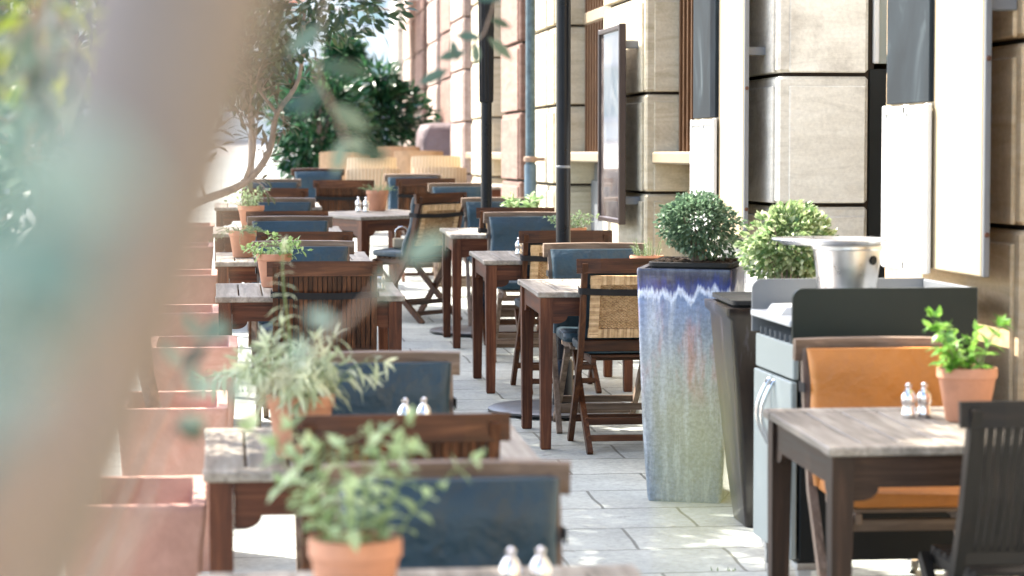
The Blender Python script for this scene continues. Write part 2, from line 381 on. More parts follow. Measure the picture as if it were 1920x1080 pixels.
def sheet(name, x0, x1, y0, y1, dz, mat, step=4.0):
    mb = MB(); n = max(1, int((y1 - y0) / step)); vs = []; fs = []
    for i in range(n + 1):
        y = y0 + (y1 - y0) * i / n; vs += [(x0, y, gz(y) + dz), (x1, y, gz(y) + dz)]
    for i in range(n): fs.append((2 * i, 2 * i + 1, 2 * i + 3, 2 * i + 2))
    mb.add(vs, fs); o = mb.build(name, mat); o['kind'] = 'structure'; return o
sheet('street', -60, 60, -30, 320, -.12, M_cob)
sheet('pavement', -.72, 6.0, -12, 62, 0, M_pave)
kb = MB(); y = -12.0; rk = random.Random(3)
while y < 62:
    l = rk.uniform(.9, 1.2); ang = math.atan(SL)
    kb.box((0, 0, 0), (.14, l - .008, .24), .012, Matrix.Translation((-.79, y + l / 2, gz(y + l / 2) - .117 + rk.uniform(-.002, .002))) @ Matrix.Rotation(ang, 4, 'X')); y += l
o = kb.build('kerb', M_kerb); o['kind'] = 'structure'
tf = MB(); rt = random.Random(8)
for k in range(46):
    x0 = rt.uniform(-.6, 1.9); y0 = rt.choice([rt.uniform(4.6, 6.2), rt.uniform(7, 16)]); y0 = round(y0 / .44) * .44
    for q in range(rt.randint(5, 14)):
        x, y_ = x0 + rt.gauss(0, .03), y0 + rt.gauss(0, .006); g = rt.uniform(0, 6.28); h = rt.uniform(.008, .022)
        dx, dy = math.cos(g) * .003, math.sin(g) * .003
        tf.add([(x - dx, y_ - dy, gz(y_) - .001), (x + dx, y_ + dy, gz(y_) - .001), (x + dy * 2, y_ - dx * 2, gz(y_) + h)], [(0, 1, 2)])
M_moss = leafmat('joint_moss', (.05, .10, .02), (.09, .17, .03), (.14, .22, .05))
o = tf.build('grass', M_moss); o['kind'] = 'stuff'; o['label'] = 'tiny green tufts growing in the slab joints'; o['category'] = 'grass'

# ------------------------------------------------------------------ the sandstone building
S = 0.62; Z0 = 1.452                # course height and one joint height
M_st = {'pale': stone('pale_sandstone', (.55, .52, .45), (.69, .66, .58), (.78, .76, .69)),
        'olive': stone('olive_sandstone', (.38, .32, .20), (.55, .48, .34), (.66, .60, .46)),
        'red': stone('red_brown_sandstone', (.13, .07, .052), (.21, .12, .09), (.30, .19, .15)),
        'pink': stone('pinkish_sandstone', (.30, .21, .17), (.40, .30, .25), (.50, .40, .34)),
        'warm': stone('warm_sandstone', (.48, .33, .17), (.60, .44, .26), (.68, .54, .36))}
M_joint = plain('dark_joint', (.035, .028, .022), .95)
bld = thing('stone_building', 'long rusticated sandstone building along the right of the café terrace', 'building', (0, 0, 0))
XB = 5.0
def pillar(y0, ln, xf, kind, label=None, depth=1.2, top=6.4):
    """near face at y0, street face at xf"""
    z = Z0 - 3 * S; m = MB(); rr_ = random.Random(int(y0 * 10)); core = MB()
    core.box((xf + .035 + depth / 2, y0 + ln / 2, 3.1), (depth, ln - .07, 6.6), 0)
    while z < top:
        za, zb = max(z + .009, -.1), z + S - .009
        cx, cy, cz = xf + depth / 2, y0 + ln / 2, (za + zb) / 2
        m.box((cx, cy, cz), (depth, ln, zb - za), .014)
        # raised field on the street face and on the camera-side face, margin of 5 cm
        h = zb - za - .09
        m.box((xf - .005, cy + .02, cz - .022), (.018, ln - .08, zb - za - .046), .006)
        m.box((xf + .055 + (depth - .07) / 2, y0 - .001, cz - .022), (depth - .07, .016, zb - za - .046), .006)
        z += S
    o = m.build('pillar', M_st[kind], bld, label); core.build('joint_bed', M_joint, o)
PER = [(4.35, 1.62, 2.62, 'pale'), (7.72, 1.62, 2.62, 'warm'), (11.25, 1.62, 2.62, 'pale'), (14.85, 1.6, 2.62, 'olive'), (18.75, 1.55, 2.60, 'olive'), (21.55, 1.35, 2.66, 'red'),
       (25.1, 1.5, 2.76, 'olive'), (28.6, 1.5, 2.86, 'pink'), (31.6, 1.5, 3.0, 'red'), (34.6, 1.5, 3.08, 'pink'), (37.8, 1.5, 3.15, 'red'), (41, 1.5, 3.2, 'pink'), (44.2, 1.6, 3.2, 'pale')]
for i, (y0, ln, xf, kd) in enumerate(PER):
    pillar(y0, ln, xf, kd, depth=.44 if i == 2 else 1.2, label={'red': 'red brown stone pillar', 'pink': 'pinkish stone pillar', 'olive': 'yellowish stone pillar'}.get(kd))
# back wall behind the pillars, with the upper storey
mb = MB(); mb.box((4.2, 20, 3.2), (1.4, 56, 7.0), 0); mb.box((3.3, 20, 6.85), (2.0, 56, .5), .02)
mb.build('wall', M_st['warm'], bld)
def window(y0, y1, xw, lowcol=None):
    """bronze-slatted window between two pillars; grille plane at xw"""
    cy, ln = (y0 + y1) / 2, y1 - y0; g = gz(cy)
    f = MB(); f.box((xw + .06, cy, 2.74), (.10, ln, .09), .008)
    fr = f.build('window', M_sill, bld)
    s_ = MB(); s_.box((xw - .02, cy, 1.67), (.24, ln - .004, .075), .01); s_.build('sill', M_sill, fr)
    g_ = MB(); k = int(ln / .13)
    for q in range(k):
        yy = y0 + .04 + (ln - .08) * (q + .5) / k
        g_.box((xw + .03, yy, 2.2), (.035, .022, .98), .003); g_.box((xw + .03, yy, 3.8), (.035, .022, 2.1), .003)
    g_.build('grille', M_bronze, fr)
    p = MB(); p.box((xw + .14, cy, 3.2), (.02, ln, 3.4), 0); p.build('pane', M_glass, fr)
    lw = MB(); lw.box((xw + .16, cy, (g + 1.62) / 2), (.12, ln, 1.62 - g), .004)
    for q in range(3): lw.box((xw + .085, y0 + ln * (q + .5) / 3, (g + 1.55) / 2), (.03, ln / 3 - .1, 1.2 - g * .5), .01)
    lw.build('panel', lowcol or M_st['warm'], fr)
window(5.97, 7.72, 2.84)
window(12.87, 14.85, 2.80)
window(16.45, 18.75, 2.80, M_guard)
for (a_, b_, xx) in ((20.3, 21.55, 2.85), (22.9, 25.1, 2.92), (26.6, 28.6, 3.02), (30.1, 31.6, 3.15), (33.1, 34.6, 3.25), (36.1, 37.8, 3.3), (39.3, 41, 3.35), (42.5, 44.2, 3.4)): window(a_, b_, xx)
# the doorway beside the cabinet
d = MB(); d.box((3.32, 10.30, 2.05), (.12, 1.9, .10), .01); d.box((3.32, 10.30, 4.8), (.12, 1.9, .10), .01)
for yy in (9.42, 9.9, 10.4, 10.9, 11.18): d.box((3.30, yy, 3.43), (.10, .07, 2.64), .01)
dr = d.build('doorway', M_white, bld)
p = MB(); p.box((3.36, 10.3, 3.4), (.02, 1.9, 2.6), 0); p.build('transom_pane', plain('pale_blind', (.5, .52, .52), .5), dr)
p = MB(); p.box((3.40, 10.3, 1.1), (.04, 1.9, 1.9), .004); p.box((3.35, 10.3, 1.25), (.05, 1.9, .03), .004); p.build('door', M_dark, dr)

m = MB(); m.box((3.285, 11.30, 1.15), (.43, .06, 1.90), .004); m.build('reveal', M_dark, dr)  # dark panel standing for the shade inside the door opening
m = MB(); m.box((3.285, 11.31, 3.4), (.43, .04, 2.55), .004); m.build('blind', M_grey, dr)
for q in range(4):
    m = MB(); m.box((3.10 + .075 * q, 11.27, 3.4), (.028, .035, 2.55), .006); m.build('mullion', M_white, dr)
# cream menu panels on the pillar faces
def menu_panel(y0, y1, label):
    t = thing('menu_panel', label, 'menu board', (2.5, y0, 1.29), 0, 'cream menu panels on the pillars')
    L_ = y1 - y0
    m = MB(); m.box((.004, L_ / 2, 1.3), (.028, L_, 2.6), .005); m.build('sheet', M_cream, t)
    e_ = MB(); e_.box((.004, -.010, 1.3), (.022, .018, 2.6), .003); e_.build('edge_strip', M_guard, t)
    for zz in (.14, .72, 1.3, 1.9):
        s_ = MB(); s_.lathe([(.001, 0), (.009, 0), (.009, .004), (.003, .007)], 10, M=Matrix.Translation((.004, -.0195, zz)) @ Matrix.Rotation(PI / 2, 4, 'X')); s_.build('screw', plain('rusty_screw', (.10, .04, .02), .8) if 'rust' not in W else W['rust'], t)
    b0, b1 = L_ * .48, L_ * .96
    c = MB(); c.box((-.018, (b0 + b1) / 2, 1.55), (.02, b1 - b0, 1.92), .003); c.build('chalkboard', M_board, t)
    fr = MB()
    for (a_, z_, w_, h_) in (((b0 + b1) / 2, .565, b1 - b0, .03), ((b0 + b1) / 2, .0, b1 - b0, .035), (b0, .285, .035, .6), (b1, .285, .035, .6), ((b0 + b1) / 2, .285, .03, .6)):
        fr.box((-.030, a_, z_), (.020, w_, h_), .004)
    f = fr.build('menu_frame', M_white, t)
    pp = MB(); pp.box((-.0235, (b0 + b1) / 2, .285), (.012, b1 - b0 - .03, .55), .001); pp.build('menu_sheet', M_paper, f)
    for (yy, zz) in ((b1 + .02, 2.3), (b1 + .02, .9), (.1, 2.3), (.1, .9)):
        st = MB(); st.box((.068, yy - .05, zz), (.098, .04, .04), .004); st.build('bracket', M_guard, t)
    return t
menu_panel(7.74, 8.88, 'cream menu panel with a dark smudged chalkboard, above the grey service cabinet')
menu_panel(11.42, 12.62, 'cream menu panel with a purplish chalkboard, behind the boxwood in the blue planter')

# glazed notice case on the yellowish pillar
t = thing('notice_case', 'slim framed notice case standing off the pillar behind the black parasol pole', 'notice board', (2.50, 15.0, 1.26))
m = MB(); 
for (cy, cz, ly, lz) in ((.01, .62, .03, 1.26), (.84, .62, .03, 1.26), (.425, 0.01, .83, .03), (.425, 1.23, .83, .03)): m.box((0, cy, cz), (.045, ly, lz), .004)
m.build('frame', plain('dark_brown_frame', (.04, .025, .022), .35), t)
m = MB(); m.box((.006, .425, .62), (.02, .81, 1.2), .001)
mt, n_, N, L, B = newmat('reflecting_poster_glass'); mp = coords(N, L, (1, 1, 1)); tn = noise(N, L, mp.outputs[0], 2.4, 4, .6, 1.5); r = ramp(N, [(.4, (.10, .075, .07)), (.6, (.27, .235, .215))]); L.new(tn.outputs[0], r.inputs[0]); L.new(r.outputs[0], B.inputs['Base Color']); B.inputs['Roughness'].default_value = .12; B.inputs['Coat Weight'].default_value = 1  # blotchy pale reflection painted into the glass colour
m.build('glass', mt, t)
for zz in (.14, 1.12):
    m = MB(); m.box((.075, .06, zz), (.11, .05, .05), .006); m.build('bracket', M_guard, t)

# drainpipe
t = thing('drainpipe', 'old patinated drainpipe running down between the pillars behind the black pole', 'drainpipe', (2.47, 19.3, gz(19.3)))
m = MB(); m.tube([(0, 0, 1.05), (0, 0, 6)], .040, 14); m.build('pipe', M_patina, t)
m = MB(); m.tube([(0, 0, 0), (0, 0, 1.1)], .050, 14); m.build('lower_sleeve', plain('blue_grey_sleeve', (.10, .15, .19), .45, .3, var=.3), t)
for zz in (1.12, 2.6):
    m = MB(); m.lathe([(.041, 0), (.056, .006), (.056, .04), (.041, .046)], 16, (0, 0, zz)); m.box((.07, 0, zz + .023), (.10, .02, .03), .003); m.build('clamp', plain('rusty_clamp', (.30, .20, .14), .7), t)

# ------------------------------------------------------------------ folding chairs
def lerp(a_, b_, t_): return tuple(a_[i] + (b_[i] - a_[i]) * t_ for i in range(3))
POST = [(-.275, .90), (-.245, .78), (-.205, .62), (-.150, .46), (.05, .18), (.185, 0.0)]
def post_y(z):
    for (y1, z1), (y2, z2) in zip(POST, POST[1:]):
        if z2 <= z <= z1: return y1 + (y2 - y1) * (z1 - z) / (z1 - z2)
    return POST[0][0]
def cushion(back, navy):
    """one-piece padded cover over backrest front and seat"""
    pass
def make_chair(name, label, wd, cush=None, back='slats'):
    t = thing(name, label, 'chair'); X, Y, Z = W[wd + 'x'], W[wd + 'y'], W[wd + 'z']
    for sx in (-1, 1):
        m = MB(); m.sweep([(sx * .225, y_, z_) for y_, z_ in POST], .026, .038); m.build('back_leg', Z, t)
    for sx in (-1, 1):
        m = MB(); m.sweep([(sx * .195, .235, .425), (sx * .195, .0, .215), (sx * .195, -.275, 0.0)], .026, .038); m.build('front_leg', Z, t)
    m = MB(); m.sweep([(-.262, -.262, .882), (-.15, -.277, .884), (0, -.283, .885), (.15, -.277, .884), (.262, -.262, .882)], .068, .026, (0, 0.1, 1)); m.build('top_rail', X, t)
    m = MB(); m.box((0, post_y(.50) + .004, .50), (.43, .022, .055), .004); m.build('lower_rail', X, t)
    if back == 'slats':
        m = MB(); n = 19
        for k in range(n):
            x = -.198 + .396 * k / (n - 1)
            m.sweep([(x, post_y(.51), .51), (x, post_y(.66) - .004, .66), (x, -.272 + .02 * (x / .2) ** 2, .86)], .0185, .010)
        m.build('back_slats', Z, t)
    else:
        m = MB()      # woven panel in a wrapped frame
        z0, z1, hw = .545, .835, .195
        def pp(x, z, o=0): return (x, post_y(z) - .004 + o, z)
        for q in range(46):                   # wrapped border: many thin windings
            z = z0 + (z1 - z0) * q / 45
            for sx in (-1, 1): m.sweep([pp(sx * (hw - .045), z, -.012), pp(sx * hw, z, -.012)], .0052, .018, (0, 0, 1))
        for q in range(58):
            x = -hw + 2 * hw * q / 57
            for zz in (z0 + .018, z1 - .018): m.sweep([pp(x, zz - .02, -.012), pp(x, zz + .02, -.012)], .0058, .016, (1, 0, 0))
        rt_ = m.build('rattan_frame', M_rattan, t)
        m = MB(); nv = 17; nh = 30
        for q in range(nh):
            z = z0 + .045 + (z1 - z0 - .09) * q / (nh - 1)
            m.tube([pp(-hw + .045 + (2 * hw - .09) * i / 68, z, -.004 + (.005 if (i // 2 + q) % 2 else -.005) * (i % 2)) for i in range(69)], .0036, 4, caps=False)
        for q in range(nv):
            x = -hw + .055 + (2 * hw - .11) * q / (nv - 1)
            m.sweep([pp(x, z0 + .04), pp(x, z1 - .04)], .006, .004)
        m.build('woven_panel', M_rattan, t)
        m = MB(); m.sweep([pp(0, z0 + .02, .012), pp(0, z1 - .02, .012)], .32, .004); m.build('backing', W['darkx'], t)
    m = MB()
    for sx in (-1, 1): m.box((sx * .165, .03, .425), (.024, .40, .034), .004)
    for k in range(8): m.box((0, -.145 + .05 * k, .449), (.356, .036, .013), .003)
    m.build('seat', X, t)
    for (c_, d_) in (((0, -.118, .135), (.39, .018, .034)), ((0, -.20, .066), (.39, .018, .030)), ((0, .10, .122), (.45, .018, .034)), ((0, .215, .405), (.39, .02, .036))):
        m = MB(); m.box(c_, d_, .003); m.build('stretcher', X, t)
    if cush:
        mat = {'navy': M_navy, 'orange': M_orange}[cush]
        m = MB(); rings = []
        z0, z1 = .475, .893; n = 14
        for k in range(n + 1):
            u = k / n; z = z0 + (z1 - z0) * u; e_ = min(1, math.sin(PI * min(max(u, .02), .98)) * 3.2) ** .5
            cy = post_y(z) + .052 + .010 * math.sin(u * 9); th = .062 * (.35 + .65 * e_)
            ring = [(p[0], cy + p[1], z + (.004 * math.sin(p[0] * 26 + u * 5))) for p in rrect(.455 + .012 * math.sin(u * 7), th, th * .42, 0, 5)]
            rings.append(ring)
        m.loft(rings); m.build('back_cushion', mat, t)
        m = MB(); rings = []
        for u, s_ in ((0, .9), (.12, .985), (.35, 1.0), (.65, 1.0), (.88, .985), (1, .9)):
            rings.append([(p[0], p[1] + .045, .457 + .05 * u + .006 * math.sin(p[0] * 14) * u) for p in rrect(.43 * s_, .40 * s_, .045, 0, 6)])
        m.loft(rings); m.build('seat_cushion', mat, t)
        # strap that holds the cushion to the back
        zz = .765; yb = post_y(zz) - .027
        m = MB(); m.sweep([(-.242, yb + .085, zz + .004), (-.246, yb + .012, zz), (-.235, yb, zz), (-.1, yb - .004, zz - .006), (.05, yb - .004, zz - .008), (.235, yb, zz), (.246, yb + .012, zz), (.242, yb + .085, zz + .004)], .030, .003, (0, 0, 1)); m.build('strap', M_strap, t)
    return t
protos = {}; JR = random.Random(12); JIT = [1]
def chair(kind, x, y, face, label, group, s=1.0):
    """face = heading of the sitter in degrees from +Y (0 looks away from the camera, 180 towards it); x,y = centre of the top rail"""
    rz = math.radians(face + JR.uniform(-2.2, 2.2) * JIT[0])
    yo = .275 * s
    loc = (x - math.sin(rz) * yo, y + math.cos(rz) * yo, gz(y + math.cos(rz) * yo))
    if kind not in protos:
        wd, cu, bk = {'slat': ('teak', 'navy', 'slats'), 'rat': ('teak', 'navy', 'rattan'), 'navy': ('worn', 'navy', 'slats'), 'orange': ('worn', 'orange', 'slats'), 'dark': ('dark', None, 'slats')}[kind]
        t = make_chair('folding_chair', label, wd, cu, bk); protos[kind] = t
        put(t, loc, rz, True); t['group'] = group
    else: t = dup(protos[kind], loc, rz, label, group, True)
    if s != 1.0: t.scale = (1, s, s)
    return t
GL = 'folding chairs of the left row'; GR = 'folding chairs of the right row'; GB = 'chairs further back on the terrace'
# left row, near to far
chair('navy', .468, 5.07, 180, 'nearest navy cushioned chair, facing the camera behind the blurred foreground herb pot', GL)
chair('slat', .43, 5.82, 0, 'brown slatted chair back tucked under the near wooden table with the drooping sage pot', GL)
chair('navy', .445, 7.22, 180, 'navy cushioned chair facing the camera directly behind the drooping sage pot', GL)
chair('slat', .467, 11.04, 0, 'brown slatted chair back with black strap, standing behind the tall sage stalk', GL)
chair('navy', .42, 12.56, 180, 'navy cushioned chair facing the camera right of the pale green mint pot', GL)
chair('slat', .455, 13.34, 0, 'brown chair rail just above the navy cushion right of the mint pot', GL)
chair('navy', .42, 15.0, 180, 'navy cushioned chair facing the camera just left of the turned table\'s near corner', GL)
chair('slat', .42, 15.6, 0, 'brown chair rail between two navy cushions left of the turned table', GL)
chair('navy', .41, 17.5, 180, 'pale lit navy chair behind the small herb pot of the fourth left table', GL)
chair('slat', .42, 19.2, 0, 'farthest but one brown chair rail on the left row, under the dark bush', GL)
chair('navy', .43, 21.2, 180, 'farthest navy cushioned chair on the left row, beside the street', GL)
# right row
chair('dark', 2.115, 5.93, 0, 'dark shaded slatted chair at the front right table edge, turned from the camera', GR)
chair('orange', 2.06, 7.5, 180, 'folding chair with bright orange cushions in front of the grey service cabinet', GR)
chair('rat', 1.90, 11.12, 0, 'chair with sunlit woven rattan back beside the blue glazed planter', GR)
chair('navy', 1.895, 12.27, 180, 'navy cushioned chair facing the rattan backed chair across its table', GR)
chair('rat', 1.905, 13.36, 0, 'rattan backed chair directly behind the foot of the near black parasol pole', GR)
chair('navy', 1.93, 15.42, 180, 'navy cushioned chair left of the near black pole, under the small pot with thin herbs', GR)
chair('rat', 1.945, 16.0, 0, 'brown chair back below the broad leaved sage pot', GR)
chair('navy', 1.99, 17.48, 180, 'navy cushioned chair at the foot of the far black pole', GR)
# further back and around the turned table
JIT[0] = 0
chair('rat', 1.60, 17.62, 40, 'reclined brown folding chair set askew at the turned table', GB, 1.03)
chair('navy', 1.98, 20.2, 180, 'navy chair behind the askew folding chair, left of the far black pole', GB)
chair('slat', 1.79, 21.3, 0, 'dark brown chair rail right of the terracotta pot on the turned table', GB)
chair('navy', 1.76, 22.4, 180, 'navy chair topmost in the row, below the pale wicker armchairs', GB)
chair('slat', 1.05, 20.9, 0, 'brown slatted chair behind the shakers of the turned table', GB)
chair('slat', .95, 24.0, 180, 'brown slatted chair under the left side of the dark bush', GB)

# ------------------------------------------------------------------ tables
def make_table(label):
    t = thing('wooden_table', label, 'table'); wx, wy = .87, .80
    m = MB()
    m.box((0, -wy / 2 + .04, .737), (wx, .076, .026), .004); m.box((0, wy / 2 - .04, .737), (wx, .076, .026), .004)
    n = 8; bw = wx / n
    for k in range(n): m.box((-wx / 2 + bw * (k + .5), 0, .737), (bw - .006, wy - .164, .024), .004)
    m.build('tabletop', W['greyy'], t)
    for sx in (-1, 1):
        for sy in (-1, 1):
            m = MB(); x, y_ = sx * (wx / 2 - .045), sy * (wy / 2 - .045)
            m.loft([[(x + a_ * h, y_ + b_ * h, z) for a_, b_ in ((-1, -1), (1, -1), (1, 1), (-1, 1))] for z, h in ((0, .021), (.006, .024), (.3, .027), (.60, .0305), (.7225, .0305))], smooth=False); m.build('leg', W['tablez'], t)
    def prof(h):
        a_ = [(-h, .7225), (-h, .60)]
        for k in range(7): g = k / 6 * PI / 2; a_.append((-h + .02 + .05 * math.sin(g) , .60 + .035 * (1 - math.cos(g))))
        b_ = [(-x, z) for x, z in a_[::-1]]
        return a_ + b_
    for sy in (-1, 1):
        m = MB(); m.prism(prof(wx / 2 - .076), 1, sy * (wy / 2 - .038) - .011, sy * (wy / 2 - .038) + .011); m.build('apron', W['tablex'], t)
    for sx in (-1, 1):
        m = MB(); m.prism(prof(wy / 2 - .076), 0, sx * (wx / 2 - .038) - .011, sx * (wx / 2 - .038) + .011); m.build('apron', W['tabley'], t)
    return t
T = {}
def table(key, x, y, label, rz=0.0, group='square wooden tables'):
    """x = left edge, y = near edge for unrotated tables"""
    cx, cy = (x + .435, y + .40) if rz == 0 else (x, y)
    if not T: t = make_table(label); put(t, (cx, cy, gz(cy)), rz, True); t['group'] = group
    else: t = dup(list(T.values())[0][0], (cx, cy, gz(cy)), rz, label, group, True)
    T[key] = (t, cx, cy); return t
table('L1', -.05, 6.03, 'near left wooden table carrying the drooping sage pot and two shakers')
table('L0', -.05, 3.98, 'nearest table under the blurred foreground herb pot, cut by the picture edge')
table('L2', -.03, 11.13, 'sunlit wooden table with the mint pot, in front of the brown slatted chair')
table('L3', -.035, 13.4, 'wooden table second behind the slatted chair with black strap')
table('L4', -.06, 16.05, 'wooden table with the small herb pot next to the sunlit cobbles')
table('L5', -.06, 19.6, 'farthest wooden table of the left row')
table('R0', 1.605, 6.29, 'front right wooden table with two shakers and a leafy terracotta pot')
table('R1', 1.475, 11.27, 'tall-looking wooden table beside the rattan backed chair')
table('R2', 1.45, 13.4, 'wooden table in the middle of three, left of the near black pole')
table('R3', 1.49, 15.78, 'farthest of the three right-hand tables, beside the askew folding chair')
table('M', 1.20, 18.62, 'wooden table turned cornerwise with shakers and a terracotta pot', math.radians(31))
table('F', 2.35, 23.6, 'small pale wooden table by the wall under the wicker armchairs')
for c in T['R0'][0].children:          # the front right table has darker brown wood on legs and aprons
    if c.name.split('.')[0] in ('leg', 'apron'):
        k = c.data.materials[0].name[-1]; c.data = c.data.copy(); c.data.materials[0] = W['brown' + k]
def on(key, x, y):            # a resting place on the tabletop, on the tilted plane
    return (x, y, gz(y) + .7505)

# ------------------------------------------------------------------ leaves and plants
def add_leaf(m, p, d, up, ln, wd, bend=.25, fold=.25):
    """leaf as two folded quads strips from p along d"""
    d = Vector(d).normalized(); up = Vector(up); s_ = d.cross(up)
    if s_.length < 1e-3: s_ = d.cross(Vector((1, 0, .2)))
    s_.normalize(); n_ = s_.cross(d).normalized(); p = Vector(p)
    pts = []
    for u, w_ in ((0, .12), (.3, .85), (.62, .95), (1, .0)):
        c = p + d * (ln * u) - n_ * (bend * ln * u * u)
        if w_ == 0: pts.append(c)
        else: pts += [c - s_ * wd * w_ / 2 + n_ * fold * wd * w_ / 2, c, c + s_ * wd * w_ / 2 + n_ * fold * wd * w_ / 2]
    m.add(pts, [(0, 1, 4, 3), (1, 2, 5, 4), (3, 4, 7, 6), (4, 5, 8, 7), (6, 7, 9), (7, 8, 9)], True)
def rv(r): 
    while True:
        v_ = Vector((r.uniform(-1, 1), r.uniform(-1, 1), r.uniform(-1, 1)))
        if .05 < v_.length <= 1: return v_
def crown(m, c, rad, n, ln, wd, seed, shell=.5, lump=.25, gaps=.0):
    r = random.Random(seed); lumps = [(rv(r).normalized(), r.uniform(-lump, lump)) for _ in range(14)]; k = 0
    while k < n:
        v_ = rv(r); u = v_.length
        if u < shell and r.random() > .25: continue
        dn = v_.normalized(); f = 1 + sum(a_ * max(0, dn.dot(q)) ** 6 for q, a_ in lumps)
        if gaps and math.sin(dn.x * 9 + seed) * math.sin(dn.y * 8) * math.sin(dn.z * 9 + 1) > gaps: 
            if r.random() < .85: continue
        p = Vector((c[0] + v_.x * rad[0] * f, c[1] + v_.y * rad[1] * f, c[2] + v_.z * rad[2] * f))
        d_ = (dn + rv(r) * .9 + Vector((0, 0, .15))).normalized()
        add_leaf(m, p, d_, rv(r) + Vector((0, 0, .8)), ln * r.uniform(.7, 1.25), wd * r.uniform(.7, 1.2), r.uniform(0, .4)); k += 1
G_box = leafmat('boxwood_leaf', (.05, .095, .055), (.10, .17, .10), (.22, .32, .20))
G_box2 = leafmat('young_boxwood_leaf', (.07, .15, .05), (.28, .37, .17), (.58, .64, .42), .35)  # boxwood leaf made paler, sun highlights put into its colour
G_sage = leafmat('sage_leaf', (.30, .36, .22), (.48, .54, .37), (.66, .70, .52), .6)
G_mint = leafmat('mint_leaf', (.20, .32, .10), (.32, .46, .17), (.46, .58, .28), .5)
G_dull = leafmat('grey_green_leaf', (.17, .25, .12), (.31, .42, .22), (.48, .58, .36), .55)
G_fine = leafmat('rosemary_leaf', (.10, .17, .09), (.19, .27, .14), (.32, .38, .20), .6)
G_bright = leafmat('bright_leaf', (.06, .17, .02), (.13, .30, .04), (.26, .45, .09), .35)
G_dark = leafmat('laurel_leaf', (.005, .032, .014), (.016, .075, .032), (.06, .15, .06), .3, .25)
G_olive = leafmat('shaded_leaf', (.03, .045, .022), (.075, .08, .045), (.17, .14, .10), .4, .25)  # brown to olive leaf colour, varied per leaf
G_near = leafmat('glossy_green_leaf', (.015, .045, .03), (.07, .12, .085), (.26, .33, .25), .28, .22)

def pot_prof(R, h):
    return [(R * .66, 0), (R * .70, .004), (R * .93, h * .78), (R * .955, h * .80), (R, h * .82), (R, h - .004), (R * .985, h), (R * .90, h), (R * .885, h - .006), (R * .86, h * .78)]
def potted(key, x, y, R, h, label, plant, seed, rim=None):
    t = thing('potted_herb', label, 'potted plant', on(key, x, y) if key else (x, y, gz(y)), 0, 'terracotta pots of herbs on the tables')
    m = MB(); m.lathe(pot_prof(R, h), 36); m.build('pot', M_terra, t)
    m = MB(); m.lathe([(.001, h * .84), (R * .5, h * .86), (R * .885, h * .80)], 24, caps=(False, False)); m.build('soil', M_soil, t)
    herb(t, h * .84, R, seed, **plant)
    return t
def herb(t, z0, R, seed, n=14, H=.2, spread=.14, ll=.04, lw=.018, mat=None, pairs=6, droop=.3, bend=.3, tall=None, curl=0, top=3, stemr=.0016):
    r = random.Random(seed); st = MB(); lf = MB()
    for k in range(n):
        g = r.uniform(0, 2 * PI); rr_ = R * .75 * math.sqrt(r.random()); out = r.uniform(.15, 1) * spread; hh = H * r.uniform(.55, 1.1)
        b = Vector((rr_ * math.cos(g), rr_ * math.sin(g), z0 - .01)); o_ = Vector((math.cos(g), math.sin(g), 0)) * out
        pts = []; m_ = 7
        for i in range(m_ + 1):
            u = i / m_; pts.append(b + o_ * (u ** 1.3) + Vector((0, 0, hh * (u - droop * u * u * u * (out / spread)))) + rv(r) * .004)
        if tall is not None and k == 0:
            pts = [b + Vector((tall[0] * u_ + .015 * math.sin(u_ * 5), tall[1] * u_, tall[2] * u_)) for u_ in [i / 9 for i in range(10)]]
        st.tube(pts, [stemr * (1.4 - .8 * i / (len(pts) - 1)) * (1.8 if tall is not None and k == 0 else 1) for i in range(len(pts))], 5)
        ph = r.uniform(0, PI)
        for q in range(pairs + (top if (tall is not None and k == 0) else 0)):
            u = .22 + .78 * q / (pairs - 1 if not (tall is not None and k == 0) else pairs + top - 1); f_ = u * (len(pts) - 1); i = min(int(f_), len(pts) - 2); p = pts[i].lerp(pts[i + 1], f_ - i)
            tg = (pts[i + 1] - pts[i]).normalized(); ph += 1.57 + r.uniform(-.3, .3)
            a_ = tg.orthogonal().normalized(); b_ = tg.cross(a_)
            for s_ in (0, PI):
                d_ = (a_ * math.cos(ph + s_) + b_ * math.sin(ph + s_)) * .85 + tg * r.uniform(.15, .7)
                z = (1.0 - .35 * (q / pairs)) * r.uniform(.7, 1.15)
                add_leaf(lf, p, d_, Vector((0, 0, 1)) + rv(r) * .3, ll * z, lw * z, bend * r.uniform(.4, 1.5) + curl)
        for q in range(3): add_leaf(lf, pts[-1], (pts[-1] - pts[-2]).normalized() + rv(r) * .6, rv(r), ll * .6, lw * .6, bend)
    st.build('stems', M_stem, t); lf.build('leaves', mat or G_mint, t)
SAGE = dict(n=42, H=.215, spread=.20, ll=.075, lw=.015, mat=G_sage, pairs=7, droop=.55, bend=.55, tall=(.02, .02, .40), curl=.2, top=5)
MINT = dict(n=20, H=.13, spread=.13, ll=.042, lw=.020, mat=G_mint, pairs=5, droop=.3, bend=.25)
FORE = dict(n=17, H=.26, spread=.17, ll=.050, lw=.025, mat=G_dull, pairs=6, droop=.25, bend=.35)
THYME = dict(n=40, H=.10, spread=.11, ll=.018, lw=.0035, mat=G_fine, pairs=12, droop=.5, bend=.3, tall=(.09, .0, .21), stemr=.001)
ROSE = dict(n=22, H=.105, spread=.045, ll=.018, lw=.003, mat=G_fine, pairs=14, droop=.1, bend=.1)
TRAIL = dict(n=36, H=.11, spread=.17, ll=.016, lw=.005, mat=G_fine, pairs=14, droop=1.3, bend=.2)
BROAD = dict(n=14, H=.11, spread=.11, ll=.085, lw=.034, mat=leafmat('broad_sage_leaf', (.16, .26, .11), (.30, .42, .20), (.50, .60, .38), .5), pairs=5, droop=.25, bend=.3)
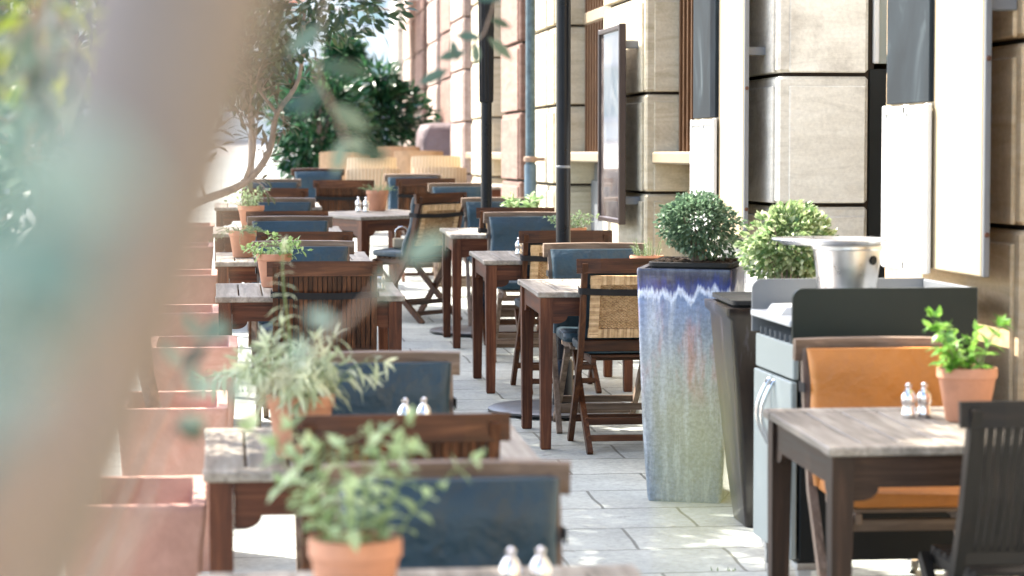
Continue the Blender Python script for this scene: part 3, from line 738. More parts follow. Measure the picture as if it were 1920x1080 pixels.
LEAFY = dict(n=15, H=.19, spread=.13, ll=.055, lw=.027, mat=G_bright, pairs=5, droop=.2, bend=.45)
potted('L0', .228, 4.19, .082, .17, 'strongly blurred grey-green herb in the pot nearest the camera', FORE, 5)
potted('L1', .200, 6.24, .088, .165, 'terracotta pot of pale drooping sage with one tall stalk, on the near left table', SAGE, 11)
potted('L2', .250, 11.66, .085, .16, 'pot of pale green mint left of the navy chair', MINT, 23)
potted('L3', .12, 13.75, .08, .15, 'pot with fine trailing herb just behind the mint pot', TRAIL, 31)
potted('L4', .20, 16.5, .09, .16, 'small pot of grey-green herb by the sunlit cobbles', dict(MINT, mat=G_dull, H=.16), 37)
potted('M', 1.215, 18.95, .088, .16, 'terracotta pot with wiry thyme on the turned table', THYME, 41)
potted('R3', 2.03, 16.35, .095, .14, 'terracotta pot with broad pale sage leaves, left of the near black pole', BROAD, 43)
potted('R2', 2.03, 13.95, .085, .15, 'pot of bushy herb half hidden by the near black pole', dict(MINT, mat=G_dull, n=26, ll=.03), 47)
potted('R1', 2.10, 11.85, .085, .13, 'low pot of sparse upright rosemary left of the blue planter\'s boxwood', ROSE, 53)
potted('R0', 2.135, 6.75, .087, .155, 'terracotta pot with bright leafy plant on the front right table', LEAFY, 59)

# shakers
def make_shaker(label):
    t = thing('shaker', label, 'shaker')
    m = MB(); m.lathe([(.017, 0), (.019, .003), (.019, .012), (.0165, .018), (.0165, .034)], 20); m.build('base', M_chrome, t)
    m = MB(); m.lathe([(.0165, .034), (.018, .038), (.0195, .048), (.0175, .060), (.012, .070), (.0065, .076), (.006, .079), (.0085, .083), (.0085, .088), (.003, .092), (.001, .0925)], 20); m.build('cap', M_chrome, t)
    return t
SH = None
def shaker(key, x, y, label, s=1.0):
    global SH
    if SH is None: SH = make_shaker(label); put(SH, on(key, x, y)); SH['group'] = 'chrome salt and pepper shakers'; t = SH
    else: t = dup(SH, on(key, x, y), random.random() * 3, label, 'chrome salt and pepper shakers')
    t.scale = (s, s, s); return t
for key, x, y, lb in (('R0', 1.985, 6.83, 'left chrome shaker on the front right table'), ('R0', 2.035, 6.84, 'right chrome shaker on the front right table, next to the leafy pot'),
                      ('L0', .530, 4.43, 'left blurred chrome shaker at the bottom picture edge'), ('L0', .586, 4.43, 'right blurred chrome shaker at the bottom picture edge'),
                      ('L1', .500, 6.63, 'left chrome shaker in front of the navy chair behind the sage pot'), ('L1', .553, 6.64, 'right chrome shaker in front of the navy chair behind the sage pot'),
                      ('R2', 1.70, 13.82, 'front chrome shaker on the middle right table'), ('R2', 1.725, 13.9, 'back chrome shaker on the middle right table'),
                      ('R1', 1.885, 11.9, 'left shaker cap peeping over the rattan chair rail'), ('R1', 1.935, 11.9, 'right shaker cap peeping over the rattan chair rail'),
                      ('L2', .715, 11.42, 'left shaker right of the slatted chair with black strap'), ('L2', .750, 11.44, 'right shaker right of the slatted chair with black strap'),
                      ('M', 1.055, 18.75, 'left chrome shaker on the turned table'), ('M', 1.112, 18.72, 'right chrome shaker on the turned table, by the terracotta pot')):
    shaker(key, x, y, lb, 1.28 if key == 'M' else 1.1)
# small wire-handled caddy on the askew chair's seat
t = thing('wire_caddy', 'small pale box with an arched wire handle on the seat of the askew chair', 'caddy', (1.33, 17.93, gz(17.93) + .528))
m = MB(); m.box((0, 0, .035), (.13, .09, .07), .006); m.build('box', M_cream, t)
m = MB(); m.tube([(-.05, 0, .06)] + [(-.05 * math.cos(k / 8 * PI), 0, .11 + .045 * math.sin(k / 8 * PI)) for k in range(9)] + [(.05, 0, .06)], .005, 8); m.build('handle', M_chrome, t)

# ------------------------------------------------------------------ glazed planters with boxwood
def boxball(t, z, R, leafm, seed, n, ln, wd, cz, sq=1.0, lump=.3, ox=0.0):
    m = MB(); crown(m, (0, 0, cz), (R, R, R * sq), n, ln, wd, seed, .5, lump, .42); r = random.Random(seed + 1)
    for k in range(46):                   # stray shoots beyond the clipped outline
        d_ = rv(r).normalized(); d_.z = abs(d_.z) * .9 - .15; q = r.uniform(.98, 1.17)
        for j in range(9): add_leaf(m, Vector((d_.x * R * (q - .022 * j), d_.y * R * (q - .022 * j), cz + d_.z * R * sq * (q - .022 * j))) + rv(r) * .004, d_ + rv(r) * .7, rv(r), ln * .9, wd * .9, .2)
    fo = m.build('foliage', leafm, t); fo.location.x = ox
    m = MB(); r = random.Random(seed)
    for k in range(16):
        g = k / 16 * 2 * PI + r.uniform(-.2, .2); q = r.uniform(.3, .85) * R
        m.tube([(0.02 * math.cos(g), .02 * math.sin(g), z), (q * .4 * math.cos(g), q * .4 * math.sin(g), z + (cz - z) * .5), (q * math.cos(g), q * math.sin(g), cz + r.uniform(-.2, .5) * R)], [.006, .004, .002], 5)
    m.build('stems', M_bark, t).location.x = ox
t = thing('glazed_planter', 'tall tapered planter with blue and white drip glaze holding a round boxwood', 'planter', (1.945, 9.93, gz(9.93)), math.radians(-20), None, True)
m = MB(); h = .97
ringo = [(.30, .012, .0), (.312, .02, .012), (.345, .02, .25), (.372, .018, .6), (.392, .016, .90), (.398, .014, h - .012), (.394, .014, h), (.345, .012, h), (.340, .012, h - .02), (.33, .012, h - .08)]
m.loft([rrect(w_, w_, max(r_, .012), z_, 5) for w_, r_, z_ in ringo], smooth=True); m.build('glazed_body', M_glaze, t)
m = MB(); m.loft([rrect(w_, w_, .03, z_, 5, .02, .0) for w_, z_ in ((.30, h - .06), (.335, h + .008), (.350, h + .008), (.352, h + .024), (.343, h + .026), (.326, h + .012))], caps=(False, True)); m.build('plastic_liner', M_plastic, t)
m = MB(); r = random.Random(4)
for k in range(240):
    x, y_ = r.uniform(-.14, .175), r.uniform(-.155, .155); s_ = r.uniform(.006, .014); m.box((x, y_, h + .017 + r.uniform(-.002, .004)), (s_ * 1.5, s_ * 1.5, s_), .002)
m.build('soil', M_soil, t)
boxball(t, h, .158, G_box, 7, 4700, .021, .012, h + .19, .86, .42, .02)
t = thing('glazed_planter', 'dark brown glazed planter with a sunlit round boxwood, half behind the grey cabinet', 'planter', (2.145, 9.30, gz(9.3)), 0, None, True)
m = MB(); h = .868
m.loft([rrect(w_, w_, max(r_, .012), z_, 5) for w_, r_, z_ in [(.24, .02, 0), (.25, .02, .01), (.30, .025, .2), (.37, .022, .55), (.42, .018, h - .05), (.455, .016, h - .03), (.46, .014, h), (.40, .012, h), (.38, .012, h - .06)]]); m.build('glazed_body', M_dglaze, t)
m = MB(); m.loft([rrect(w_, w_, .03, z_, 5) for w_, z_ in ((.34, h - .04), (.385, h + .01), (.41, h + .012), (.41, h + .028), (.37, h + .016))], caps=(False, True)); m.build('plastic_liner', M_plastic, t)
boxball(t, h, .172, G_box2, 19, 3700, .027, .017, h + .245, .92, .42, .055)

# ------------------------------------------------------------------ service cabinet
x0, x1, y0, y1 = 1.862, 2.47, 7.74, 8.30; g0 = gz(8.0)
t = thing('service_cabinet', 'grey wheeled service cabinet with double doors and raised dark guard panels', 'cabinet', (0, 0, 0))
body = MB(); body.box(((x0 + x1) / 2 + .012, (y0 + y1) / 2, (g0 + .145 + .955) / 2), (x1 - x0 - .02, y1 - y0, .955 - g0 - .145), .004)
body.box(((x0 + x1) / 2 + .05, y1 - .012, 1.05), (x1 - x0 - .1, .02, .19), .003); body.box(((x0 + x1) / 2 + .012, y0 + .012, 1.04), (x1 - x0 - .02, .02, .18), .003)
body.box((x1 - .02, (y0 + y1) / 2, 1.04), (.02, y1 - y0, .18), .003)
body.build('carcass', M_dark, t)
m = MB(); m.box((x0 + .008, (y0 + y1) / 2, 1.013), (.022, y1 - y0 - .004, .115), .004); m.build('drawer_front', M_grey, t)
for k in range(2):
    ya = y0 + .002 + k * (y1 - y0) / 2; yb = ya + (y1 - y0) / 2 - .004
    m = MB(); m.box((x0 + .002, (ya + yb) / 2, (g0 + .15 + .948) / 2), (.022, yb - ya, .948 - g0 - .15), .004); dd = m.build('door', M_grey, t)
    hy = (y0 + y1) / 2 + (-.035 if k == 0 else .035)
    m = MB(); m.tube([(x0 - .008, hy, .93)] + [(x0 - .012 - .04 * math.sin(q / 8 * PI), hy, .93 - .22 * q / 8) for q in range(9)] + [(x0 - .008, hy, .71)], .008, 10); m.build('handle', M_chrome, dd)
m = MB(); m.box(((x0 + x1) / 2 - .005, (y0 + y1) / 2, 1.142), (x1 - x0 + .03, y1 - y0 + .02, .022), .004); m.build('countertop', plain('pale_grey_counter', (.55, .56, .55), .4), t)
m = MB()
for k in range(7): m.box((x0 + .10, y0 + .06 + k * .073, 1.075), (.20, .006, .045), .001)
m.build('cutlery_divider', M_guard, t)
def guard(yc, mat):
    R_ = .035; ztop, zb = 1.258, 1.076; pts = [(x1, zb), (x1, ztop)]
    for q in range(9): g = PI / 2 + q / 8 * PI / 2; pts.append((x0 - .012 + R_ + R_ * math.cos(g), ztop - R_ + R_ * math.sin(g)))
    pts.append((x0 - .012, zb)); m_ = MB(); m_.prism(pts[::-1], 1, yc - .009, yc + .009); m_.build('guard_panel', mat, t)
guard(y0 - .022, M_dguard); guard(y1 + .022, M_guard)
m = MB(); m.box((x1 + .002, (y0 + y1) / 2, 1.20), (.016, y1 - y0 + .02, .11), .004); m.build('guard_panel', M_guard, t)
for (cx, cy) in ((x0 + .05, y0 + .05), (x0 + .05, y1 - .05), (x1 - .05, y0 + .05), (x1 - .05, y1 - .05)):
    gg = gz(cy); m = MB(); m.box((cx, cy, g0 + .125), (.07, .07, .03), .004); m.sweep([(cx, cy, g0 + .12), (cx, cy + .012, gg + .05)], .045, .03); m.lathe([(.001, -.016), (.036, -.016), (.045, -.012), (.045, .012), (.036, .016), (.001, .016)], 20, M=Matrix.Translation((cx, cy + .02, gg + .045)) @ Matrix.Rotation(PI / 2, 4, 'Y')); m.build('caster', M_chrome, t)
o = MB(); 
for k in range(6): o.box((x0 + .12 + .004 * k, y1 - .20 + .003 * k, 1.1555 + .004 * k), (.21, .22, .0035), .0008, Matrix.Identity(4))
tag(o.build('paper_stack', M_paper), 'short stack of white paper lying on the grey cabinet', 'paper')
# galvanised bucket and its tray lid
bx, by, bz = 2.115, 8.03, 1.1535
t = thing('metal_bucket', 'galvanised ice bucket with a round side hole, standing on the grey cabinet', 'bucket', (bx, by, bz))
m = MB(); m.lathe([(.083, 0), (.088, .004), (.116, .218), (.122, .222), (.122, .232), (.117, .236), (.112, .232), (.084, .01)], 48); m.build('pail', M_galv, t)
m = MB(); m.lathe([(.001, 0), (.0155, 0), (.0155, .004), (.001, .004)], 20, M=Matrix.Rotation(.62, 4, 'Z') @ Matrix.Translation((0, -.1125, .185)) @ Matrix.Rotation(PI / 2 + .12, 4, 'X')); 
for v_ in range(len(m.v)): pass
m.build('handle_hole', M_dark, t)
t = tag(MB().lathe([(.001, 0), (.165, 0), (.18, .010), (.196, .014), (.200, .018), (.196, .021), (.18, .018), (.163, .006), (.001, .006)], 56).build('round_tray', M_galv), 'shiny round tray lying off-centre on top of the ice bucket', 'tray')
t.location = (bx - .058, by, bz + .237)

# ------------------------------------------------------------------ parasol poles
def pole(x, y, label, zc, ruf):
    t = thing('parasol_pole', label, 'parasol', (x, y, gz(y)), 0, 'black parasol poles')
    m = MB(); m.tube([(0, 0, .03), (0, 0, 3.3)], .0385, 28); m.build('pole', M_black, t)
    m = MB(); m.lathe([(.001, 0), (.385, 0), (.40, .008), (.40, .018), (.385, .026), (.12, .034), (.06, .034)], 56); m.build('base_plate', plain('grey_black_plate', (.05, .055, .06), .4, var=.3), t)
    m = MB(); m.lathe([(.039, .03), (.056, .032), (.056, .26), (.045, .275), (.039, .276)], 24); m.box((.062, 0, .18), (.03, .02, .02), .003); m.build('socket', M_black, t)
    m = MB(); m.lathe([(.0385, 0), (.0402, .002), (.0402, .012), (.0385, .014)], 24, (0, 0, zc - 1.0 - gz(y))); m.build('joint_ring', M_guard, t)
    m = MB(); rings = []; r_ = random.Random(3)
    for k in range(13):
        z = zc - gz(y) + k * .11; rings.append([((.0455 + .005 * ((q % 2) * 2 - 1) * (1 - k / 15) + .0012 * k) * math.cos(2 * PI * q / 24), (.0455 + .005 * ((q % 2) * 2 - 1) * (1 - k / 15) + .0012 * k) * math.sin(2 * PI * q / 24), z + (.012 if q % 2 else 0) * (k == 0)) for q in range(24)])
    m.loft(rings); m.build('folded_canopy', M_canv, t)
pole(1.795, 12.66, 'near black parasol pole on a round base plate, in front of the brown chair', 2.62, 0)
pole(1.845, 16.85, 'far black parasol pole with folded black canopy low on its shaft', 2.05, 1)

# ------------------------------------------------------------------ terracotta planters with trees, along the kerb
def planter_mesh(mname='planter'):
    m = MB(); h = .585; w_, d_ = .385, .52
    prof = [(.80, 0, .02), (.815, .01, .02), (.96, h - .10, .018), (.992, h - .05, .016), (1.0, h - .02, .016), (1.0, h - .006, .014), (.985, h, .012)]
    rings = [rrect(w_ * k, d_ * k, r_, z, 4) for k, z, r_ in prof]
    rings += [rrect(w_ * .985 - .062, d_ * .985 - .062, .012, h, 4), rrect(w_ - .075, d_ - .075, .012, h - .008, 4), rrect(w_ - .11, d_ - .13, .012, h - .26, 4)]
    m.loft(rings); return m
PT = None
def planter(x, y, label, tree=None):
    """x = right edge, y = near edge"""
    global PT
    cx, cy = x - .1925, y + .26
    t = thing('terracotta_planter', label, 'planter', (cx, cy, gz(cy)), 0, 'terracotta planters along the kerb', True)
    if PT is None:
        PT = planter_mesh().build('planter_box', M_terr, t); o = PT
        m = MB(); m.box((0, 0, .34), (.28, .40, .03), .004); so_ = m.build('soil', M_soil, t); PT_s.append(so_)
    else:
        o = PT.copy(); COL.objects.link(o); o.parent = t; s_ = PT_s[0].copy(); COL.objects.link(s_); s_.parent = t
    if tree: tree(t, cx, cy)
    return t
PT_s = []
def wiggle(a_, b_, n, amp, r): return [Vector(a_).lerp(Vector(b_), i / n) + (rv(r) * amp if 0 < i < n else Vector((0, 0, 0))) for i in range(n + 1)]
def bough(st, lf, pts, r0, r1, seed, nl, ll, lw, sprig=.12):
    """branch along pts (points in the thing's own space) with leaf sprigs on its outer part"""
    r = random.Random(seed); P_ = [Vector(p) for p in pts]; Q = []
    for i in range(len(P_) - 1):
        for k in range(4):
            u = k / 4; a_, b_, c_, d_ = P_[max(i - 1, 0)], P_[i], P_[i + 1], P_[min(i + 2, len(P_) - 1)]
            Q.append(.5 * ((2 * b_) + (c_ - a_) * u + (2 * a_ - 5 * b_ + 4 * c_ - d_) * u * u + (3 * b_ - a_ - 3 * c_ + d_) * u ** 3))
    Q.append(P_[-1]); n = len(Q)
    st.tube(Q, [r0 + (r1 - r0) * i / (n - 1) for i in range(n)], 8)
    for k in range(nl):
        u = .35 + .65 * (k + r.random()) / nl; i = min(int(u * (n - 1)), n - 2); p = Q[i]
        d_ = (rv(r) + (Q[i + 1] - Q[i]).normalized() * .6).normalized(); e_ = p + d_ * sprig * r.uniform(.3, 1)
        st.tube([p, p.lerp(e_, .5) + rv(r) * .008, e_], [.0025, .002, .001], 4)
        for q in range(4): add_leaf(lf, p.lerp(e_, .4 + .2 * q), (d_ + rv(r) * .9), Vector((0, 0, 1)) + rv(r) * .6, ll * r.uniform(.6, 1.2), lw * r.uniform(.7, 1.15), r.uniform(0, .35))
def tree_small(trunk, boughs, mat, seed, ll=.06, lw=.018, crowns=(), tr=.028):
    def f(t, cx, cy):
        inv = lambda p: Vector((p[0] - cx, p[1] - cy, p[2] - gz(cy)))
        st = MB(); lf = MB(); m = MB()
        tp = [inv(p) for p in trunk]; m.tube(tp, [tr * (1.1 - .35 * i / (len(tp) - 1)) for i in range(len(tp))], 12); m.build('trunk', M_bark, t)
        for k, (pts, nl, r0) in enumerate(boughs): bough(st, lf, [inv(p) for p in pts], r0, r0 * .3, seed + k, nl, ll, lw)
        ck = MB()
        for k, (c, rad, n) in enumerate(crowns): crown(ck, inv(c), rad, n, ll * .9, lw * 1.15, seed * 3 + k, .2, .3, .25)
        ck.build('crown', leafmat('dark_crown_leaf', (.01, .03, .012), (.025, .065, .025), (.09, .13, .06), .35, .25), t)
        st.build('branches', M_bark, t); lf.build('leaf_sprays', mat, t)
    return f
tree1 = tree_small([(-.36, 6.84, .55), (-.37, 6.85, .9), (-.33, 6.86, 1.4), (-.34, 6.9, 1.95), (-.28, 6.9, 2.35)],
    [([(-.34, 6.9, 1.9), (-.1, 6.95, 2.3), (.15, 7.0, 2.45), (.35, 7.0, 2.38), (.5, 7.0, 2.27)], 34, .012), ([(-.34, 6.88, 1.6), (-.45, 6.8, 2.0), (-.6, 6.8, 2.2)], 30, .012)], G_olive, 101, .065, .02, [((-.35, 6.95, 2.55), (.5, .45, .4), 900), ((.25, 7.1, 2.55), (.42, .4, .28), 700), ((-.60, 6.95, 1.85), (.20, .25, .48), 520)])
tree2 = tree_small([(-.20, 8.85, .55), (-.27, 8.8, .9), (-.29, 8.75, 1.25), (-.22, 8.75, 1.46)],
    [([(-.22, 8.75, 1.44), (-.09, 8.75, 1.52), (.08, 8.75, 1.59), (.17, 8.75, 1.70), (.20, 8.75, 1.84), (.28, 8.75, 1.97), (.30, 8.8, 2.2)], 26, .018),
     ([(.08, 8.75, 1.59), (.12, 8.72, 1.72), (.10, 8.7, 1.85), (.14, 8.7, 2.0)], 20, .008), ([(-.27, 8.75, 1.35), (-.32, 8.8, 1.7), (-.25, 8.8, 2.1)], 20, .014),
     ([(.20, 8.75, 1.84), (.12, 8.8, 1.95), (.02, 8.8, 2.08)], 18, .007), ([(-.05, 8.75, 1.53), (-.08, 8.7, 1.66), (-.04, 8.7, 1.80)], 14, .006)], G_olive, 131, .055, .018, [((.16, 8.9, 2.20), (.40, .35, .20), 620), ((.38, 8.9, 2.27), (.30, .3, .14), 520), ((.1, 8.8, 2.03), (.24, .2, .14), 110), ((-.2, 8.9, 2.1), (.4, .35, .3), 600)])
GP = 'terracotta planters along the kerb'
planter(-.045, 6.51, 'front terracotta planter with pale rim at the near table, slim trunk at its left', tree1)
planter(.02, 8.49, 'second terracotta planter behind the front one, tree trunk rising from its left part', tree2)
planter(.068, 10.51, 'third terracotta planter, the one reaching furthest right, left of the sage leaves')
planter(-.008, 12.13, 'fourth terracotta planter beside the table with the mint pot')
planter(-.025, 14.6, 'fifth terracotta planter with its hollow open rim showing, left of the brown table end')
planter(-.06, 17.25, 'sixth small terracotta planter below the bright cobbles')
planter(-.06, 19.9, 'farthest terracotta planter on the kerb')

# tall kerbside trees added so that their crowns, mostly unseen, shade the walkway
ST = None
for i, y in enumerate((3.2, 6.6, 9.6, 13.0, 16.2, 19.6)):
    lb = ['street tree nearest the camera, standing on the kerb left of the big blurred trunk', 'second street tree on the kerb, level with the front terracotta planter', 'third street tree on the kerb, level with the second terracotta planter', 'fourth street tree on the kerb, level with the mint pot', 'fifth street tree on the kerb, level with the turned table', 'farthest street tree on the kerb, beyond the last terracotta planter'][i]
    if ST is None:
        ST = t = thing('street_tree', lb, 'tree', (-1.15, y, gz(y) - .12), 0, 'street trees along the kerb')
        r = random.Random(5); m = MB(); m.tube([(0, 0, 0), (.02, 0, 1), (-.02, .02, 2.2), (.05, 0, 3.2), (.1, 0, 4.2)], [.075, .06, .055, .045, .02], 12); m.build('trunk', M_bark, t)
        m = MB()
        for k in range(16):
            d_ = rv(r).normalized(); z = r.uniform(2.9, 4.0); m.tube([(.02, 0, z - .2), (d_.x * .4, d_.y * .5, z + .15), (d_.x * .9, d_.y * 1.1, z + .1 + d_.z * .4)], [.022, .014, .005], 6)
        m.build('branches', M_bark, t)
        m = MB(); crown(m, (.15, 0, 4.15), (1.0, 1.65, .75), 8000, .13, .066, 9, .1, .3); m.build('crown', G_olive, t)
    else: t = dup(ST, (-1.15 + .06 * math.sin(i * 2), y, gz(y) - .12), i * 1.9 if False else PI * (i % 2), lb)
# the tree closest to the camera
def near_tree():
    cx, cy = -.50, 1.32
    t = thing('foreground_tree', 'huge out-of-focus leaning pale trunk with blurred leaves at the left', 'tree', (cx, cy, gz(cy)))
    m = MB(); m.v = []; pm = planter_mesh(); pm.build('planter_box', M_terr, t); m = MB(); m.box((0, 0, .42), (.29, .42, .03), .004); m.build('soil', M_soil, t)
    inv = lambda p: Vector((p[0] - cx, p[1] - cy, p[2] - gz(cy)))
    m = MB(); tp = [(-.50, 1.32, .42), (-.44, 1.22, .72), (-.31, 1.0, 1.12), (-.178, .84, 1.36), (-.092, .78, 1.52), (-.051, .76, 1.62), (-.023, .75, 1.70), (-.006, .75, 1.775), (.008, .76, 1.86), (.02, .9, 2.02), (.02, 1.3, 2.3)]
    m.tube([inv(p) for p in tp], [.05, .046, .040, .034, .031, .030, .0295, .029, .029, .026, .022], 20); m.build('trunk', M_barkp, t)
    st = MB(); lf = MB(); ly = MB(); lv_ = MB()
    B_ = [([(.02, 1.3, 2.3), (-.15, 1.9, 2.1), (-.17, 2.3, 1.92), (-.18, 2.5, 1.80)], 22, .008, .045, .02),
          ([(.02, 1.3, 2.3), (-.15, 2.2, 2.2), (-.20, 2.9, 1.98), (-.235, 3.1, 1.80), (-.25, 3.2, 1.68)], 40, .008, .055, .022),
          ([(.02, 1.3, 2.3), (-.2, 2.6, 2.3), (-.26, 3.7, 2.05), (-.30, 4.0, 1.80), (-.29, 4.0, 1.62)], 48, .008, .06, .024),
          ([(.02, 1.3, 2.3), (-.1, 2.3, 2.3), (-.10, 3.2, 2.08), (-.14, 3.3, 1.93)], 30, .006, .05, .02)]
    for k, (pts, nl, r0, ll, lw) in enumerate(B_): bough(st, lf, [inv(p) for p in pts], r0, r0 * .3, 300 + k, nl, ll, lw, .11)
    yl = MB(); dk = MB()
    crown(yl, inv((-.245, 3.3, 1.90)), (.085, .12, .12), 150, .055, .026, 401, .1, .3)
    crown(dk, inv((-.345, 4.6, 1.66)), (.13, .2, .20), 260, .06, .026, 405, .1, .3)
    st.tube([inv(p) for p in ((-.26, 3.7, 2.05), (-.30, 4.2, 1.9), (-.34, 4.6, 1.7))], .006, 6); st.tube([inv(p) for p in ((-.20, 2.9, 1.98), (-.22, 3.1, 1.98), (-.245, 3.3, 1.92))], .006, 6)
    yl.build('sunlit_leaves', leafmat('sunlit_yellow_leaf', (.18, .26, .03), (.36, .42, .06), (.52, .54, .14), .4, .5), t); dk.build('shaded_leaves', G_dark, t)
    # single twigs reaching in front of the lens, each leaf placed on its twig
    def leaf(p, d, ln, wd): add_leaf(ly if ln == .0751 else lv_ if ln in (.030, .026) else lf, inv(p), d, (0, -1, .3), ln, wd, .15, .12)
    tw = lambda pts, r_=.0022: st.tube([inv(p) for p in pts], r_, 5)
    TW()
    for pts, lv in TWIGS:
        tw(pts)
        for (p, d, ln, wd) in lv: leaf(p, d, ln, wd)
    st.build('branches', M_bark, t); lf.build('leaves', G_near, t); lv_.build('pale_leaves', leafmat('pale_teal_leaf', (.09, .15, .12), (.15, .23, .185), (.28, .36, .30), .5, .3), t); ly.build('yellowing_leaf', leafmat('yellow_green_leaf', (.40, .42, .10), (.44, .46, .12), (.5, .5, .15)), t)
TWIGS = []
def TW():
    R_ = random.Random(77)
    # pale leaves hanging at mid height (about 3 m away)
    TWIGS.append(([(.02, 1.3, 2.3), (.15, 2.3, 2.35), (.20, 3.0, 2.1), (.13, 3.05, 1.9), (.12, 3.05, 1.80), (.16, 3.05, 1.71)],
        [((.13, 3.05, 1.86), (-.7, 0, -.5), .06, .024), ((.12, 3.05, 1.81), (.9, 0, -.1), .07, .024), ((.135, 3.05, 1.76), (.6, 0, -.35), .062, .026), ((.13, 3.05, 1.77), (-.9, .1, -.2), .06, .024), ((.155, 3.05, 1.72), (.7, 0, -.5), .05, .024), ((.155, 3.05, 1.72), (-.3, 0, -1), .05, .02), ((.125, 3.05, 1.79), (-.5, 0, -.9), .055, .022), ((.17, 3.05, 1.705), (.9, 0, -.2), .045, .02)]))
    # twig with leaves crossing the far pole (5 m)
    TWIGS.append(([(.02, 1.3, 2.3), (.3, 3.0, 2.5), (.45, 4.6, 2.2), (.60, 5.2, 2.06), (.57, 5.25, 1.96), (.49, 5.25, 1.88)],
        [((.585, 5.25, 1.99), (.9, 0, -.3), .05, .02), ((.58, 5.25, 1.95), (.9, 0, -.75), .075, .024), ((.565, 5.25, 1.95), (-.8, 0, .1), .06, .022), ((.53, 5.25, 1.92), (-.9, 0, -.2), .065, .024), ((.49, 5.25, 1.88), (-.8, 0, -.35), .07, .026), ((.55, 5.25, 1.94), (.1, 0, -1), .05, .022), ((.60, 5.2, 2.03), (-.9, 0, .1), .06, .024), ((.51, 5.25, 1.90), (-.2, 0, 1), .05, .02)]))
    # soft green blob over the askew chair
    TWIGS.append(([(.02, 1.3, 2.3), (.12, 1.8, 2.2), (.2, 2.15, 2.05), (.205, 2.2, 1.95)], [((.205, 2.2, 1.95), (.3, 0, -1), .04, .02)]))
    TWIGS.append(([(-.17, .84, 1.36), (-.06, 1.5, 1.46), (.02, 1.9, 1.50), (.12, 2.15, 1.56), (.165, 2.2, 1.60)], [((.165, 2.2, 1.60), (.8, 0, .55), .050, .024), ((.15, 2.2, 1.595), (-.2, 0, -1), .03, .014), ((.10, 2.12, 1.55), (-.8, 0, .3), .03, .015), ((.06, 2.0, 1.52), (.2, 0, 1), .03, .015), ((.02, 1.9, 1.5), (-.5, 0, .6), .035, .015)]))
    # yellowish smear low over the blue planter
    TWIGS.append(([(-.17, .84, 1.36), (.0, .72, 1.40), (.09, .66, 1.47), (.128, .62, 1.575)], [((.123, .62, 1.584), (.0, 0, 1), .0751, .0040)]))
    # leaves almost touching the lens, low in front of the trunk
    for k in range(26):
        v_ = 340 + 21 * k; u_ = R_.uniform(-20, 1) + (335 - .55 * (v_ - 560)) * R_.uniform(.0, .74 if v_ < 640 else .45); py = R_.uniform(.50, .62)
        px, pz = (u_ - 415) / 4533 * py, 1.7 - (v_ - 285) / 4533 * py
        TWIGS.append(([(-.17, .84, 1.36), (-.10, .68, 1.44), (px - .012, py, pz - .03), (px, py, pz)], [((px, py, pz), (-1, 0, R_.uniform(-.8, .8)), .030, .015), ((px - .006, py, pz - .012), (-1, 0, R_.uniform(-.8, .8)), .026, .013)]))
    # small sprigs near the bottom and lower left
    for (x, y_, z) in ((-.02, 2.6, 1.50), (-.03, 2.6, 1.44)):
        pts = [(-.30, 1.0, 1.12), (-.1, 2.0, z - .14), (x - .03, y_, z - .05), (x, y_, z)]
        TWIGS.append((pts, [((x, y_, z), (R_.uniform(-1, 1), 0, R_.uniform(-.2, 1)), .035, .016) for _ in range(3)] + [((x - .02, y_, z - .03), (R_.uniform(-1, 1), 0, R_.uniform(-.6, .6)), .035, .016) for _ in range(3)]))
near_tree()

# ------------------------------------------------------------------ background
def rattan_chair(x, y, label, col, w_=.56, hh=.92):
    t = thing('wicker_armchair', label, 'armchair', (x, y, gz(y)), 0, 'wicker armchairs at the far end')
    m = MB(); rings = []
    for k in range(7):
        u = k / 6; z = .40 + (hh - .40) * u; pts = []
        for s_ in (1, -1):
            seq = range(13) if s_ == 1 else range(12, -1, -1)
            for q in seq:
                a_ = -1 + 2 * q / 12; pts.append((a_ * w_ / 2 * (1 - .04 * u), -.02 - .06 * u + .10 * abs(a_) ** 3 * (1) + (.016 if s_ == 1 else -.016) * -1, z - .012 * abs(a_) ** 4 * (u == 1)))
        rings.append(pts)
    m.loft(rings); m.build('backrest', col, t)
    m = MB(); m.box((0, .27, .42), (w_ - .04, .52, .07), .02); m.build('seat', col, t)
    for s_ in (-1, 1):
        m = MB(); m.sweep([(s_ * w_ / 2, .02, .66), (s_ * w_ / 2, .3, .66), (s_ * w_ / 2, .48, .62), (s_ * w_ / 2, .50, .42)], .05, .04); m.build('arm', col, t)
        for yy in (.03, .49):
            m = MB(); m.tube([(s_ * (w_ / 2 - .03), yy, 0), (s_ * (w_ / 2 - .03), yy, .42)], .018, 8); m.build('leg', col, t)
M_honey = plain('honey_rattan', (.36, .22, .12), .55, var=.25, sc=20, bst=.5)
for a_ in ((2.19, 24.3, 'nearest pale wicker armchair with its curved top edge catching the sun', M_blond), (2.33, 26.3, 'pale wicker armchair directly behind the nearest one', M_blond, .56, .98), (1.50, 24.0, 'pale wicker armchair behind the thyme pot', M_blond), (1.62, 26.2, 'bleached wicker armchair behind the thyme pot\'s wicker chair', M_blond, .56, .97),
           (2.32, 28.5, 'honey brown wicker armchair below the grey covered pile', M_honey, .60, .98), (2.25, 30.6, 'rearmost honey wicker armchair under the dark bush', M_honey, .60, .98), (1.45, 28.5, 'reddish brown wicker armchair in the bush\'s shadow', M_honey, .62, .97)): rattan_chair(*a_)
